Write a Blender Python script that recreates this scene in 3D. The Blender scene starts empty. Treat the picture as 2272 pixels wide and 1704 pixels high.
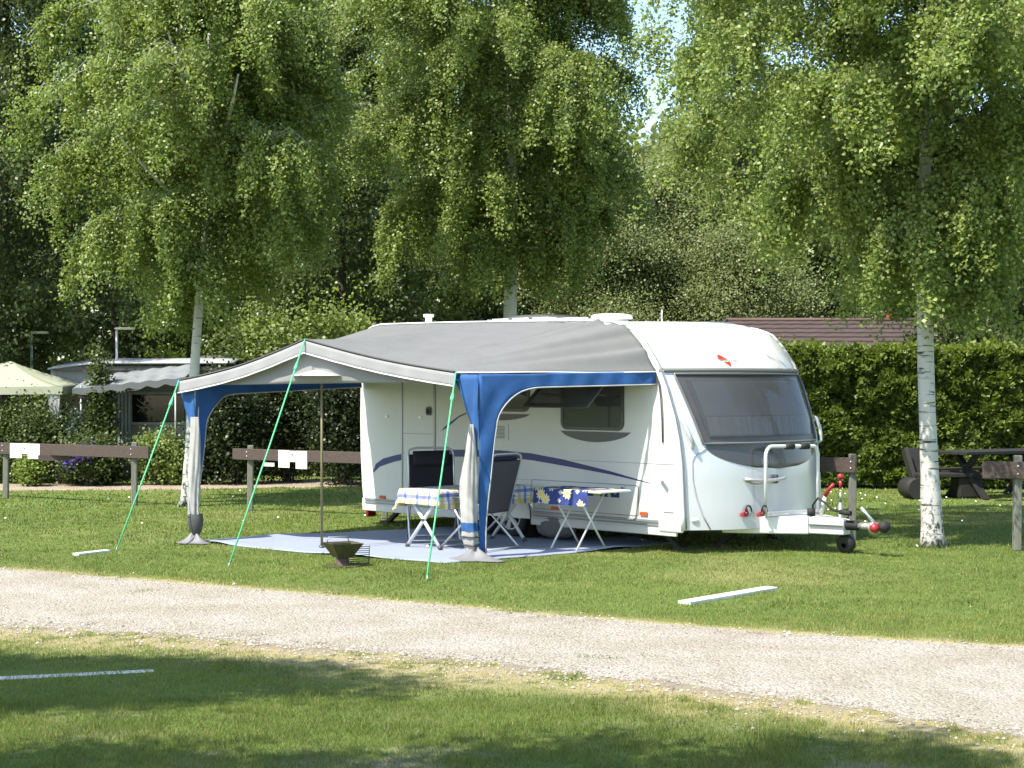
import bpy, math, random
import numpy as np
from mathutils import Vector, Matrix

random.seed(7)
SC = bpy.context.scene
COL = SC.collection
PI = math.pi
CAM_H = 1.84
FPX = 3600.0          # focal length in photo pixels (photo 2272 wide)


def spot(px, py):
    """a place on the flat ground, from a bearing and a depression angle"""
    y = CAM_H * FPX / (py - 852.0)
    return ((px - 1136.0) / FPX * y, y)


# ------------------------------------------------------------------ materials
MATS = {}


def nodes_of(m):
    m.use_nodes = True
    return m.node_tree.nodes, m.node_tree.links


def mat(name, col, rough=.5, metal=0., spec=.5, var=.0, vscale=6., bump=0., bscale=60., coat=0., vcol=None, stretch=None):
    """principled material with procedural colour variation and bump"""
    if name in MATS:
        return MATS[name]
    m = bpy.data.materials.new(name)
    N, L = nodes_of(m)
    b = N['Principled BSDF']
    b.inputs['Base Color'].default_value = (*col, 1)
    b.inputs['Roughness'].default_value = rough
    b.inputs['Metallic'].default_value = metal
    b.inputs['Specular IOR Level'].default_value = spec
    b.inputs['Coat Weight'].default_value = coat
    b.inputs['Coat Roughness'].default_value = .08
    tc = N.new('ShaderNodeTexCoord')
    src = tc.outputs['Object']
    if stretch:
        mp = N.new('ShaderNodeMapping')
        mp.inputs['Scale'].default_value = stretch
        L.new(src, mp.inputs['Vector'])
        src = mp.outputs[0]
    if var > 0:
        nz = N.new('ShaderNodeTexNoise')
        nz.inputs['Scale'].default_value = vscale
        nz.inputs['Detail'].default_value = 6
        nz.inputs['Roughness'].default_value = .65
        L.new(src, nz.inputs['Vector'])
        mr = N.new('ShaderNodeMapRange')
        mr.inputs[1].default_value = .3
        mr.inputs[2].default_value = .7
        L.new(nz.outputs[0], mr.inputs[0])
        mx = N.new('ShaderNodeMix')
        mx.data_type = 'RGBA'
        c2 = vcol or tuple(max(0, x * (1 - var)) for x in col)
        mx.inputs[6].default_value = (*col, 1)
        mx.inputs[7].default_value = (*c2, 1)
        L.new(mr.outputs[0], mx.inputs[0])
        L.new(mx.outputs[2], b.inputs['Base Color'])
    if bump > 0:
        nb = N.new('ShaderNodeTexNoise')
        nb.inputs['Scale'].default_value = bscale
        nb.inputs['Detail'].default_value = 4
        L.new(src, nb.inputs['Vector'])
        bp = N.new('ShaderNodeBump')
        bp.inputs['Strength'].default_value = bump
        bp.inputs['Distance'].default_value = .01
        L.new(nb.outputs[0], bp.inputs['Height'])
        L.new(bp.outputs[0], b.inputs['Normal'])
    MATS[name] = m
    return m


def fabric(name, col, transl=.12, rough=.8, var=.12, bump=.25, bscale=9.):
    m = mat(name, col, rough, spec=.25, var=var, vscale=3., bump=bump, bscale=bscale)
    N, L = nodes_of(m)
    if 'Translucent BSDF' not in N:
        out = N['Material Output']
        b = N['Principled BSDF']
        t = N.new('ShaderNodeBsdfTranslucent')
        t.inputs[0].default_value = (*col, 1)
        ms = N.new('ShaderNodeMixShader')
        ms.inputs[0].default_value = transl
        L.new(b.outputs[0], ms.inputs[1])
        L.new(t.outputs[0], ms.inputs[2])
        L.new(ms.outputs[0], out.inputs[0])
    return m


def glass(name, tint, rough=.04, through=.35):
    m = bpy.data.materials.new(name)
    N, L = nodes_of(m)
    out = N['Material Output']
    b = N['Principled BSDF']
    b.inputs['Base Color'].default_value = (*[x * .25 for x in tint], 1)
    b.inputs['Roughness'].default_value = rough
    b.inputs['Specular IOR Level'].default_value = .6
    t = N.new('ShaderNodeBsdfTransparent')
    t.inputs[0].default_value = (*tint, 1)
    ms = N.new('ShaderNodeMixShader')
    ms.inputs[0].default_value = through
    L.new(b.outputs[0], ms.inputs[1])
    L.new(t.outputs[0], ms.inputs[2])
    L.new(ms.outputs[0], out.inputs[0])
    return m


def leaf_mat(name, dark, light, transl=.35, rough=.40, spec=.32):
    """leaf shader: per-leaf colour from the 'tone' attribute, part translucent"""
    m = bpy.data.materials.new(name)
    N, L = nodes_of(m)
    out = N['Material Output']
    b = N['Principled BSDF']
    b.inputs['Roughness'].default_value = rough
    b.inputs['Specular IOR Level'].default_value = spec
    at = N.new('ShaderNodeAttribute')
    at.attribute_name = 'tone'
    r = N.new('ShaderNodeMix')
    r.data_type = 'RGBA'
    r.inputs[6].default_value = (*dark, 1)
    r.inputs[7].default_value = (*light, 1)
    L.new(at.outputs['Fac'], r.inputs[0])
    L.new(r.outputs[2], b.inputs['Base Color'])
    t = N.new('ShaderNodeBsdfTranslucent')
    g = N.new('ShaderNodeMix')
    g.data_type = 'RGBA'
    g.blend_type = 'MULTIPLY'
    g.inputs[0].default_value = 1
    g.inputs[7].default_value = (1.25, 1.3, .55, 1)
    L.new(r.outputs[2], g.inputs[6])
    L.new(g.outputs[2], t.inputs[0])
    ms = N.new('ShaderNodeMixShader')
    ms.inputs[0].default_value = transl
    L.new(b.outputs[0], ms.inputs[1])
    L.new(t.outputs[0], ms.inputs[2])
    L.new(ms.outputs[0], out.inputs[0])
    return m


# ------------------------------------------------------------------ mesh builder
class MB:
    def __init__(s):
        s.v, s.f, s.sm, s.uv = [], [], [], None

    def add(s, vs, fs, smooth=False):
        o = len(s.v)
        s.v += [tuple(p) for p in vs]
        for f in fs:
            s.f.append(tuple(i + o for i in f))
            s.sm.append(smooth)
        return s

    def box(s, c, d, M=None):
        x, y, z = (k / 2 for k in d)
        vs = [Vector((a * x, b * y, e * z)) for e in (-1, 1) for b in (-1, 1) for a in (-1, 1)]
        if M is not None:
            vs = [M @ p for p in vs]
        vs = [p + Vector(c) for p in vs]
        return s.add(vs, [(0, 2, 3, 1), (4, 5, 7, 6), (0, 1, 5, 4), (2, 6, 7, 3), (0, 4, 6, 2), (1, 3, 7, 5)])

    def beam(s, a, b, w, h, up=(0, 0, 1)):
        """rectangular bar from a to b"""
        a, b = Vector(a), Vector(b)
        d = (b - a).normalized()
        sd = d.cross(Vector(up))
        if sd.length < 1e-4:
            sd = d.cross(Vector((1, 0, 0)))
        sd.normalize()
        u = sd.cross(d)
        vs = [p + sd * i * w / 2 + u * j * h / 2 for p in (a, b) for i, j in ((-1, -1), (1, -1), (1, 1), (-1, 1))]
        return s.add(vs, [(3, 2, 1, 0), (4, 5, 6, 7), (0, 1, 5, 4), (1, 2, 6, 5), (2, 3, 7, 6), (3, 0, 4, 7)])

    def tube(s, pts, r, n=8, caps=True, closed=False, smooth=True):
        pts = [Vector(p) for p in pts]
        k = len(pts)
        rs = r if isinstance(r, (list, tuple)) else [r] * k
        vs, nrm = [], None
        for i, p in enumerate(pts):
            if closed:
                d = pts[(i + 1) % k] - pts[i - 1]
            else:
                d = pts[min(i + 1, k - 1)] - pts[max(i - 1, 0)]
            d.normalize()
            if nrm is None:
                nrm = d.orthogonal().normalized()
            nrm = (nrm - d * nrm.dot(d))
            nrm = nrm.normalized() if nrm.length > 1e-6 else d.orthogonal().normalized()
            bn = d.cross(nrm)
            for j in range(n):
                a = 2 * PI * j / n
                vs.append(p + (nrm * math.cos(a) + bn * math.sin(a)) * rs[i])
        fs = []
        for i in range(k if closed else k - 1):
            i2 = (i + 1) % k
            for j in range(n):
                j2 = (j + 1) % n
                fs.append((i * n + j, i * n + j2, i2 * n + j2, i2 * n + j))
        s.add(vs, fs, smooth)
        if caps and not closed:
            o = len(s.v) - len(vs)
            s.f.append(tuple(o + j for j in range(n))[::-1])
            s.sm.append(False)
            s.f.append(tuple(o + (k - 1) * n + j for j in range(n)))
            s.sm.append(False)
        return s

    def prism(s, poly, fn, t, smooth=False):
        """polygon (a,b) extruded through depth 0..t by fn(a,b,d)"""
        n = len(poly)
        vs = [fn(a, b, 0) for a, b in poly] + [fn(a, b, t) for a, b in poly]
        fs = [tuple(range(n)), tuple(range(2 * n - 1, n - 1, -1))]
        fs += [(i, i + n, (i + 1) % n + n, (i + 1) % n) for i in range(n)]
        return s.add(vs, fs, smooth)

    def lathe(s, prof, c=(0, 0, 0), n=24, M=None, smooth=True):
        vs = []
        for r, z in prof:
            for j in range(n):
                a = 2 * PI * j / n
                p = Vector((r * math.cos(a), r * math.sin(a), z))
                if M is not None:
                    p = M @ p
                vs.append(p + Vector(c))
        fs = []
        for i in range(len(prof) - 1):
            for j in range(n):
                j2 = (j + 1) % n
                fs.append((i * n + j, i * n + j2, (i + 1) * n + j2, (i + 1) * n + j))
        return s.add(vs, fs, smooth)

    def grid(s, P, smooth=True, flip=False):
        r, c = len(P), len(P[0])
        vs = [p for row in P for p in row]
        fs = []
        for i in range(r - 1):
            for j in range(c - 1):
                q = (i * c + j, i * c + j + 1, (i + 1) * c + j + 1, (i + 1) * c + j)
                fs.append(q[::-1] if flip else q)
        return s.add(vs, fs, smooth)

    def build(s, name, m=None, parent=None, bevel=0, solid=0, uv=None, sub=0, soff=0):
        me = bpy.data.meshes.new(name)
        me.from_pydata(s.v, [], s.f)
        me.polygons.foreach_set('use_smooth', s.sm)
        if uv is not None:
            l = me.uv_layers.new(name='UVMap')
            for lp in me.loops:
                l.data[lp.index].uv = uv[lp.vertex_index]
        me.update()
        o = bpy.data.objects.new(name, me)
        COL.objects.link(o)
        if m:
            me.materials.append(m)
        if parent:
            o.parent = parent
        if solid:
            md = o.modifiers.new('solid', 'SOLIDIFY')
            md.thickness = solid
            md.offset = soff
        if bevel:
            md = o.modifiers.new('bevel', 'BEVEL')
            md.width = bevel
            md.segments = 2
            md.limit_method = 'ANGLE'
        if sub:
            md = o.modifiers.new('sub', 'SUBSURF')
            md.levels = md.render_levels = sub
        return o


def tag(o, label=None, cat=None, group=None, kind=None):
    if label:
        o['label'] = label
    if cat:
        o['category'] = cat
    if group:
        o['group'] = group
    if kind:
        o['kind'] = kind
    return o


def thing(name, label, cat, loc=(0, 0, 0), rotz=0, group=None):
    o = bpy.data.objects.new(name, None)
    COL.objects.link(o)
    o.location = loc
    o.rotation_euler = (0, 0, rotz)
    o.empty_display_size = .2
    return tag(o, label, cat, group)


def np_mesh(name, verts, faces_n, m, parent=None, attrs=None, smooth=False):
    """big mesh from a (N*k,3) vertex array, faces of k consecutive vertices"""
    nv = len(verts)
    k = faces_n
    nf = nv // k
    me = bpy.data.meshes.new(name)
    me.vertices.add(nv)
    me.vertices.foreach_set('co', np.ascontiguousarray(verts, np.float32).ravel())
    me.loops.add(nv)
    me.loops.foreach_set('vertex_index', np.arange(nv, dtype=np.int32))
    me.polygons.add(nf)
    me.polygons.foreach_set('loop_start', np.arange(0, nv, k, dtype=np.int32))
    me.polygons.foreach_set('loop_total', np.full(nf, k, np.int32))
    me.update(calc_edges=True)
    for an, av in (attrs or {}).items():
        a = me.attributes.new(an, 'FLOAT', 'POINT')
        a.data.foreach_set('value', np.repeat(np.asarray(av, np.float32), k))
    if m:
        me.materials.append(m)
    o = bpy.data.objects.new(name, me)
    COL.objects.link(o)
    if parent:
        o.parent = parent
    return o


def vnoise(x, y, seed=0):
    """smooth value noise 0..1"""
    rng = np.random.RandomState(seed)
    T = rng.rand(256, 256)
    xi, yi = np.floor(x).astype(int), np.floor(y).astype(int)
    fx, fy = x - xi, y - yi
    fx, fy = fx * fx * (3 - 2 * fx), fy * fy * (3 - 2 * fy)
    g = lambda a, b: T[a % 256, b % 256]
    return (g(xi, yi) * (1 - fx) + g(xi + 1, yi) * fx) * (1 - fy) + (g(xi, yi + 1) * (1 - fx) + g(xi + 1, yi + 1) * fx) * fy


def fbm(x, y, seed=0, o=4):
    r, a, t = 0, .5, 0
    for i in range(o):
        r = r + a * vnoise(x * 2 ** i + 17 * i, y * 2 ** i + 5 * i, seed + i)
        t += a
        a *= .55
    return r / t


def text_mesh(body, size):
    cu = bpy.data.curves.new('lettering', 'FONT')
    cu.body = body
    cu.size = size
    cu.resolution_u = 3
    o = bpy.data.objects.new('lettering', cu)
    COL.objects.link(o)
    bpy.context.view_layer.update()
    me = o.to_mesh()
    vs = [tuple(v.co) for v in me.vertices]
    fs = [tuple(p.vertices) for p in me.polygons]
    o.to_mesh_clear()
    bpy.data.objects.remove(o)
    bpy.data.curves.remove(cu)
    return vs, fs
# ------------------------------------------------------------------ material list
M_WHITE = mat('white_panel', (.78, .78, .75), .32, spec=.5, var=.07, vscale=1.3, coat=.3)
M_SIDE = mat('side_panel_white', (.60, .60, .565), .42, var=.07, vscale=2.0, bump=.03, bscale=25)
M_SILVER = mat('silver_panel', (.60, .615, .63), .26, metal=.25, var=.06, vscale=1.5, coat=.5)
M_GREY = mat('dark_grey_plastic', (.07, .07, .072), .4, var=.2)
M_MID = mat('mid_grey_metal', (.3, .31, .32), .4, metal=.5, var=.15)
M_DECAL = mat('grey_decal', (.10, .10, .098), .45, var=.1)
M_NAVY = mat('navy_decal', (.016, .026, .135), .4, var=.15)
M_BLACK = mat('black_rubber', (.018, .018, .018), .75, var=.3, bump=.2)
M_RED = mat('red_plastic', (.33, .02, .028), .4, var=.15)
M_ORANGE = mat('orange_lens', (.55, .09, .02), .25, var=.1)
M_REDLENS = mat('red_lens', (.25, .01, .02), .25)
M_ALU = mat('aluminium_tube', (.62, .63, .63), .35, metal=.6, var=.1, vscale=20)
M_WTUBE = mat('white_tube', (.72, .73, .72), .4, var=.1)
M_STEEL = mat('galvanised_steel', (.36, .37, .37), .5, metal=.7, var=.25, vscale=12)
M_CHASSIS = mat('chassis_black', (.03, .03, .032), .6, var=.3)
M_CURTAIN = mat('curtain_cloth', (.62, .64, .66), .9, var=.3, vscale=9)
M_BLIND = mat('window_blind', (.42, .45, .49), .85, var=.2, vscale=4)
M_GLASS = glass('tinted_window', (.42, .44, .46), .03, .45)
M_ACRYL = glass('acrylic_flap', (.55, .56, .56), .12, .55)
M_AWN = fabric('grey_canopy_fabric', (.185, .188, .186), .08, var=.14, bump=.12, bscale=7)
M_AWN2 = fabric('light_grey_fabric', (.32, .32, .325), .15, var=.12, bump=.2, bscale=6)
M_PIPE = mat('white_piping', (.75, .76, .74), .6)
M_BLUE = fabric('blue_wall_fabric', (.050, .155, .42), .22, var=.3, bump=.35, bscale=6)
M_ROLL = fabric('rolled_wall_cloth', (.46, .45, .43), .05, var=.2, bump=.5, bscale=5)
M_FLAP = mat('mud_flap_vinyl', (.20, .20, .205), .55, var=.25, bump=.3, bscale=8)
M_ROPE = mat('green_guy_rope', (.10, .52, .24), .6, var=.2, vscale=30)
M_BRASS = mat('olive_painted_pole', (.20, .18, .095), .45, metal=.2, var=.2, vscale=12)
M_WOODBR = mat('brown_rail_board', (.088, .060, .048), .7, var=.45, vscale=5, stretch=(1.2, 9, 9), bump=.3, bscale=20)
M_POST = mat('weathered_post', (.20, .20, .16), .8, var=.4, vscale=6, stretch=(8, 8, 1.5), bump=.4, bscale=25)
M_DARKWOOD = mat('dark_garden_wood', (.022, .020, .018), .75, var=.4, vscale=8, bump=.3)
M_PAPER = mat('white_notice', (.83, .85, .74), .6, var=.05)
M_NUM = mat('white_number_card', (.80, .80, .76), .6)
M_PLANK = mat('white_painted_plank', (.72, .71, .66), .65, var=.25, vscale=10, bump=.3)
M_IRON = mat('rusty_iron', (.055, .045, .028), .6, metal=.3, var=.5, vscale=14, vcol=(.11, .10, .045), bump=.3)
M_DIRT = mat('dark_earth', (.04, .032, .02), .95, var=.4)


def birch_bark():
    m = bpy.data.materials.new('birch_bark')
    N, L = nodes_of(m)
    b = N['Principled BSDF']
    b.inputs['Roughness'].default_value = .7
    tc = N.new('ShaderNodeTexCoord')
    sp = N.new('ShaderNodeSeparateXYZ')
    L.new(tc.outputs['Object'], sp.inputs[0])
    # horizontal lenticels
    mp = N.new('ShaderNodeMapping')
    mp.inputs['Scale'].default_value = (2.6, 2.6, 22)
    L.new(tc.outputs['Object'], mp.inputs[0])
    n1 = N.new('ShaderNodeTexNoise')
    n1.inputs['Scale'].default_value = 1.5
    n1.inputs['Detail'].default_value = 5
    L.new(mp.outputs[0], n1.inputs['Vector'])
    r1 = N.new('ShaderNodeMapRange')
    r1.inputs[1].default_value = .60
    r1.inputs[2].default_value = .68
    L.new(n1.outputs[0], r1.inputs[0])
    # rough black bark plates near the foot
    mp2 = N.new('ShaderNodeMapping')
    mp2.inputs['Scale'].default_value = (13, 13, 8)
    L.new(tc.outputs['Object'], mp2.inputs[0])
    n2 = N.new('ShaderNodeTexNoise')
    n2.inputs['Scale'].default_value = 1.6
    n2.inputs['Detail'].default_value = 7
    n2.inputs['Roughness'].default_value = .7
    L.new(mp2.outputs[0], n2.inputs['Vector'])
    hz = N.new('ShaderNodeMapRange')
    hz.inputs[1].default_value = 0
    hz.inputs[2].default_value = 1.7
    hz.inputs[3].default_value = .10
    hz.inputs[4].default_value = -.16
    L.new(sp.outputs[2], hz.inputs[0])
    ad = N.new('ShaderNodeMath')
    ad.operation = 'ADD'
    L.new(n2.outputs[0], ad.inputs[0])
    L.new(hz.outputs[0], ad.inputs[1])
    r2 = N.new('ShaderNodeMapRange')
    r2.inputs[1].default_value = .56
    r2.inputs[2].default_value = .64
    L.new(ad.outputs[0], r2.inputs[0])
    mxx = N.new('ShaderNodeMath')
    mxx.operation = 'MAXIMUM'
    L.new(r1.outputs[0], mxx.inputs[0])
    L.new(r2.outputs[0], mxx.inputs[1])
    n3 = N.new('ShaderNodeTexNoise')
    n3.inputs['Scale'].default_value = 5
    L.new(tc.outputs['Object'], n3.inputs['Vector'])
    pale = N.new('ShaderNodeMix')
    pale.data_type = 'RGBA'
    pale.inputs[6].default_value = (.58, .58, .55, 1)
    pale.inputs[7].default_value = (.40, .39, .33, 1)
    L.new(n3.outputs[0], pale.inputs[0])
    mx = N.new('ShaderNodeMix')
    mx.data_type = 'RGBA'
    mx.inputs[7].default_value = (.045, .04, .034, 1)
    L.new(mxx.outputs[0], mx.inputs[0])
    L.new(pale.outputs[2], mx.inputs[6])
    L.new(mx.outputs[2], b.inputs['Base Color'])
    bp = N.new('ShaderNodeBump')
    bp.inputs['Strength'].default_value = .6
    bp.inputs['Distance'].default_value = .02
    bp.invert = True
    L.new(mxx.outputs[0], bp.inputs['Height'])
    L.new(bp.outputs[0], b.inputs['Normal'])
    return m


M_BIRCH = birch_bark()
M_BARK = mat('brown_bark', (.09, .07, .05), .85, var=.5, vscale=5, stretch=(5, 5, 1), bump=.6, bscale=18)
M_LEAF = leaf_mat('birch_leaf', (.112, .158, .040), (.335, .410, .115), .40)
M_LEAFL = leaf_mat('light_leaf', (.115, .165, .036), (.31, .39, .095), .40)
M_LEAFD = leaf_mat('shade_dark_leaf', (.045, .067, .020), (.145, .190, .055), .34)  # darker than the birch leaf: shade of background trees put into the colour
M_LEAFS = leaf_mat('shade_dark_shrub_leaf', (.016, .026, .009), (.062, .082, .024), .25)  # shrub leaf colour darkened to stand in for the shade of trees above
M_LEAFG = leaf_mat('grey_green_leaf', (.14, .170, .068), (.29, .325, .14), .40)
M_HEDGE = leaf_mat('hedge_leaf', (.050, .080, .017), (.205, .262, .052), .33)
M_PURPLE = leaf_mat('purple_petal', (.10, .06, .35), (.25, .18, .65), .2)

# ------------------------------------------------------------------ camera, light
cd = bpy.data.cameras.new('camera')
cam = bpy.data.objects.new('camera', cd)
COL.objects.link(cam)
cam.location = (0, 0, CAM_H)
cam.rotation_euler = (math.radians(90), 0, 0)
cd.sensor_width = 36
cd.lens = FPX / 2272 * 36
cd.clip_end = 800
cd.clip_start = .1
SC.camera = cam

SUN_H = Vector((-.78, -.62)).normalized()
EL = math.radians(56)
sv = Vector((SUN_H.x * math.cos(EL), SUN_H.y * math.cos(EL), math.sin(EL)))
ld = bpy.data.lights.new('sun', 'SUN')
ld.energy = 4.0
ld.angle = math.radians(.53)
ld.color = (1, .94, .82)
sun = bpy.data.objects.new('sun', ld)
COL.objects.link(sun)
sun.rotation_euler = sv.to_track_quat('Z', 'Y').to_euler()
sun.location = (-20, -10, 40)

w = bpy.data.worlds.new('World')
SC.world = w
w.use_nodes = True
wn, wl = w.node_tree.nodes, w.node_tree.links
sky = wn.new('ShaderNodeTexSky')
sky.sky_type = 'NISHITA'
sky.sun_disc = False
sky.sun_elevation = EL
sky.sun_rotation = math.atan2(SUN_H.x, SUN_H.y)
sky.air_density = 1.0
sky.dust_density = 1.0
sky.ozone_density = 1.2
wl.new(sky.outputs[0], wn['Background'].inputs[0])
wn['Background'].inputs[1].default_value = .15

SC.view_settings.view_transform = 'Standard'
SC.view_settings.look = 'None'
SC.view_settings.exposure = 1.2
SC.view_settings.gamma = 1
SC.render.engine = 'CYCLES'
cy = SC.cycles
cy.max_bounces = 6
cy.diffuse_bounces = 3
cy.glossy_bounces = 2
cy.transmission_bounces = 4
cy.transparent_max_bounces = 6
cy.caustics_reflective = False
cy.caustics_refractive = False
cy.use_denoising = True
cy.sample_clamp_indirect = 6

# ------------------------------------------------------------------ ground, road, grass
# edges of the curving gravel road: near the lawn with the caravan (far) and near the viewer (near)
FAR = np.array([(-40, 31), (-14, 20.2)] + [spot(x, y) for x, y in ((0, 1262), (411, 1294), (822, 1331), (1233, 1366), (1643, 1399), (2272, 1436))] + [(9, 8.6), (30, -3)])
NEAR = np.array([(-40, 27.5), (-14, 16.6)] + [spot(x, y) for x, y in ((0, 1385), (308, 1404), (513, 1421), (873, 1452), (1136, 1478), (1495, 1518), (1906, 1571), (2272, 1632))] + [(8.5, 5.1), (30, -7)])


def yedge(x, E):
    return np.interp(x, E[:, 0], E[:, 1])


def road_dist(x, y):
    """(signed distance outside the far edge, outside the near edge); both negative on the road"""
    x = np.asarray(x, float)
    return (y - yedge(x, FAR)) * .87, (yedge(x, NEAR) - y) * .87


def ground_fields(x, y):
    df, dn = road_dist(x, y)
    n1 = fbm(x * 1.1, y * 1.1, 3)
    n2 = fbm(x * 3.2, y * 3.2, 11)
    n3 = fbm(x * .45, y * .45, 23)
    dry = np.zeros_like(x)
    n4 = fbm(x * 9, y * 9, 55, 3)
    a = np.where(df > -.5, np.exp(-np.maximum(df, 0) / .13), 0)
    b = np.where(dn > -.5, np.exp(-(np.maximum(dn, 0) / (.22 + .85 * n1)) ** 2), 0)
    dry = np.maximum(a * 1.15, b * 1.15) * np.clip((n2 + n4 - .55) * 2.2, .1, 1.1)
    dry = dry + np.clip(n3 - .52, 0, 1) * 1.1 + np.clip(n2 - .58, 0, 1) * .5
    # worn patches under the trees in the foreground
    fore = np.clip((9.4 - y) / 2.5, 0, 1) * (dn > .15)
    bare = np.clip((fbm(x * 1.9, y * 2.6, 41) * .75 + n4 * .25 - .56) * 7, 0, 1) * fore
    bare = np.maximum(bare, np.where(dn > -.5, np.exp(-np.maximum(dn, 0) / .35), 0) * np.clip((n4 * .6 + n2 * .4 - .42) * 9, 0, 1))
    bare = np.maximum(bare, np.where(df > 0, np.exp(-df / .05), 0) * np.clip((n2 - .4) * 3, 0, 1))
    return np.clip(dry, 0, 1), np.clip(bare, 0, 1), n3


def lawn_material():
    m = bpy.data.materials.new('lawn_soil')
    N, L = nodes_of(m)
    b = N['Principled BSDF']
    b.inputs['Roughness'].default_value = .9
    b.inputs['Specular IOR Level'].default_value = .15
    tc = N.new('ShaderNodeTexCoord')

    def noise(scale, det=5, ro=.6):
        n = N.new('ShaderNodeTexNoise')
        n.inputs['Scale'].default_value = scale
        n.inputs['Detail'].default_value = det
        n.inputs['Roughness'].default_value = ro
        L.new(tc.outputs['Object'], n.inputs['Vector'])
        return n.outputs[0]

    def mix(f, a, c):
        x = N.new('ShaderNodeMix')
        x.data_type = 'RGBA'
        if isinstance(a, tuple):
            x.inputs[6].default_value = (*a, 1)
        else:
            L.new(a, x.inputs[6])
        if isinstance(c, tuple):
            x.inputs[7].default_value = (*c, 1)
        else:
            L.new(c, x.inputs[7])
        L.new(f, x.inputs[0])
        return x.outputs[2]

    def att(n):
        a = N.new('ShaderNodeAttribute')
        a.attribute_name = n
        return a.outputs['Fac']
    g = mix(noise(22, 8, .75), (.065, .095, .020), (.145, .180, .042))
    g = mix(noise(.5, 3), g, (.105, .165, .034))
    d = mix(noise(30, 6, .8), (.30, .25, .11), (.46, .39, .20))
    s = mix(noise(40, 6, .8), (.15, .125, .095), (.30, .26, .21))
    def fray(a, sc, amp):
        q = N.new('ShaderNodeMath')
        q.operation = 'MULTIPLY_ADD'
        L.new(noise(sc, 4, .8), q.inputs[0])
        q.inputs[1].default_value = amp
        q.inputs[2].default_value = -.5 * amp
        r = N.new('ShaderNodeMath')
        r.operation = 'ADD'
        L.new(a, r.inputs[0])
        L.new(q.outputs[0], r.inputs[1])
        u = N.new('ShaderNodeMath')
        u.operation = 'MULTIPLY'
        u.use_clamp = True
        L.new(r.outputs[0], u.inputs[0])
        w_ = N.new('ShaderNodeMath')
        w_.operation = 'GREATER_THAN'
        w_.inputs[1].default_value = .03
        L.new(a, w_.inputs[0])
        L.new(w_.outputs[0], u.inputs[1])
        return u.outputs[0]
    c = mix(fray(att('dry'), 26, 1.6), g, d)
    c = mix(fray(att('bare'), 34, 2.2), c, s)
    L.new(c, b.inputs['Base Color'])
    bp = N.new('ShaderNodeBump')
    bp.inputs['Strength'].default_value = .5
    bp.inputs['Distance'].default_value = .02
    L.new(noise(60, 6, .8), bp.inputs['Height'])
    L.new(bp.outputs[0], b.inputs['Normal'])
    return m


def gravel_material(name, tint=(1, 1, 1)):
    m = bpy.data.materials.new(name)
    N, L = nodes_of(m)
    b = N['Principled BSDF']
    b.inputs['Roughness'].default_value = .9
    b.inputs['Specular IOR Level'].default_value = .2
    tc = N.new('ShaderNodeTexCoord')
    v = N.new('ShaderNodeTexVoronoi')
    v.inputs['Scale'].default_value = 55
    L.new(tc.outputs['Object'], v.inputs['Vector'])
    cr = N.new('ShaderNodeValToRGB')
    e = cr.color_ramp.elements
    e[0].position, e[0].color = 0, (.25 * tint[0], .228 * tint[1], .195 * tint[2], 1)
    e[1].position, e[1].color = 1, (.435 * tint[0], .39 * tint[1], .332 * tint[2], 1)
    x = cr.color_ramp.elements.new(.25)
    x.color = (.342 * tint[0], .312 * tint[1], .268 * tint[2], 1)
    sx = N.new('ShaderNodeSeparateColor')
    L.new(v.outputs['Color'], sx.inputs[0])
    L.new(sx.outputs[0], cr.inputs[0])
    n = N.new('ShaderNodeTexNoise')
    n.inputs['Scale'].default_value = 1.7
    n.inputs['Detail'].default_value = 6
    L.new(tc.outputs['Object'], n.inputs['Vector'])
    mx = N.new('ShaderNodeMix')
    mx.data_type = 'RGBA'
    mx.blend_type = 'MULTIPLY'
    mr = N.new('ShaderNodeMapRange')
    mr.inputs[1].default_value = .35
    mr.inputs[2].default_value = .7
    L.new(n.outputs[0], mr.inputs[0])
    L.new(mr.outputs[0], mx.inputs[0])
    L.new(cr.outputs[0], mx.inputs[6])
    mx.inputs[7].default_value = (.80, .78, .70, 1)
    L.new(mx.outputs[2], b.inputs['Base Color'])
    bp = N.new('ShaderNodeBump')
    bp.inputs['Strength'].default_value = .8
    bp.inputs['Distance'].default_value = .02
    bp.invert = True
    L.new(v.outputs['Distance'], bp.inputs['Height'])
    L.new(bp.outputs[0], b.inputs['Normal'])
    return m


def build_ground():
    xs = np.unique(np.concatenate([np.linspace(-200, -14, 24), np.linspace(-14, -7, 30), np.linspace(-7, 7, 200), np.linspace(7, 14, 30), np.linspace(14, 200, 24)]))
    ys = np.unique(np.concatenate([np.linspace(-60, 5, 20), np.linspace(5, 20, 260), np.linspace(20, 45, 90), np.linspace(45, 400, 20)]))
    X, Y = np.meshgrid(xs, ys)
    v = np.stack([X.ravel(), Y.ravel(), np.zeros(X.size)], 1)
    r, c = X.shape
    i = np.arange(r * c).reshape(r, c)
    f = np.stack([i[:-1, :-1], i[:-1, 1:], i[1:, 1:], i[1:, :-1]], -1).reshape(-1, 4)
    me = bpy.data.meshes.new('lawn')
    me.from_pydata(v.tolist(), [], f.tolist())
    dry, bare, _ = ground_fields(v[:, 0], v[:, 1])
    for n, a in (('dry', dry), ('bare', bare)):
        at = me.attributes.new(n, 'FLOAT', 'POINT')
        at.data.foreach_set('value', a.astype(np.float32))
    me.materials.append(lawn_material())
    o = bpy.data.objects.new('lawn', me)
    COL.objects.link(o)
    tag(o, kind='structure')


build_ground()


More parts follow.
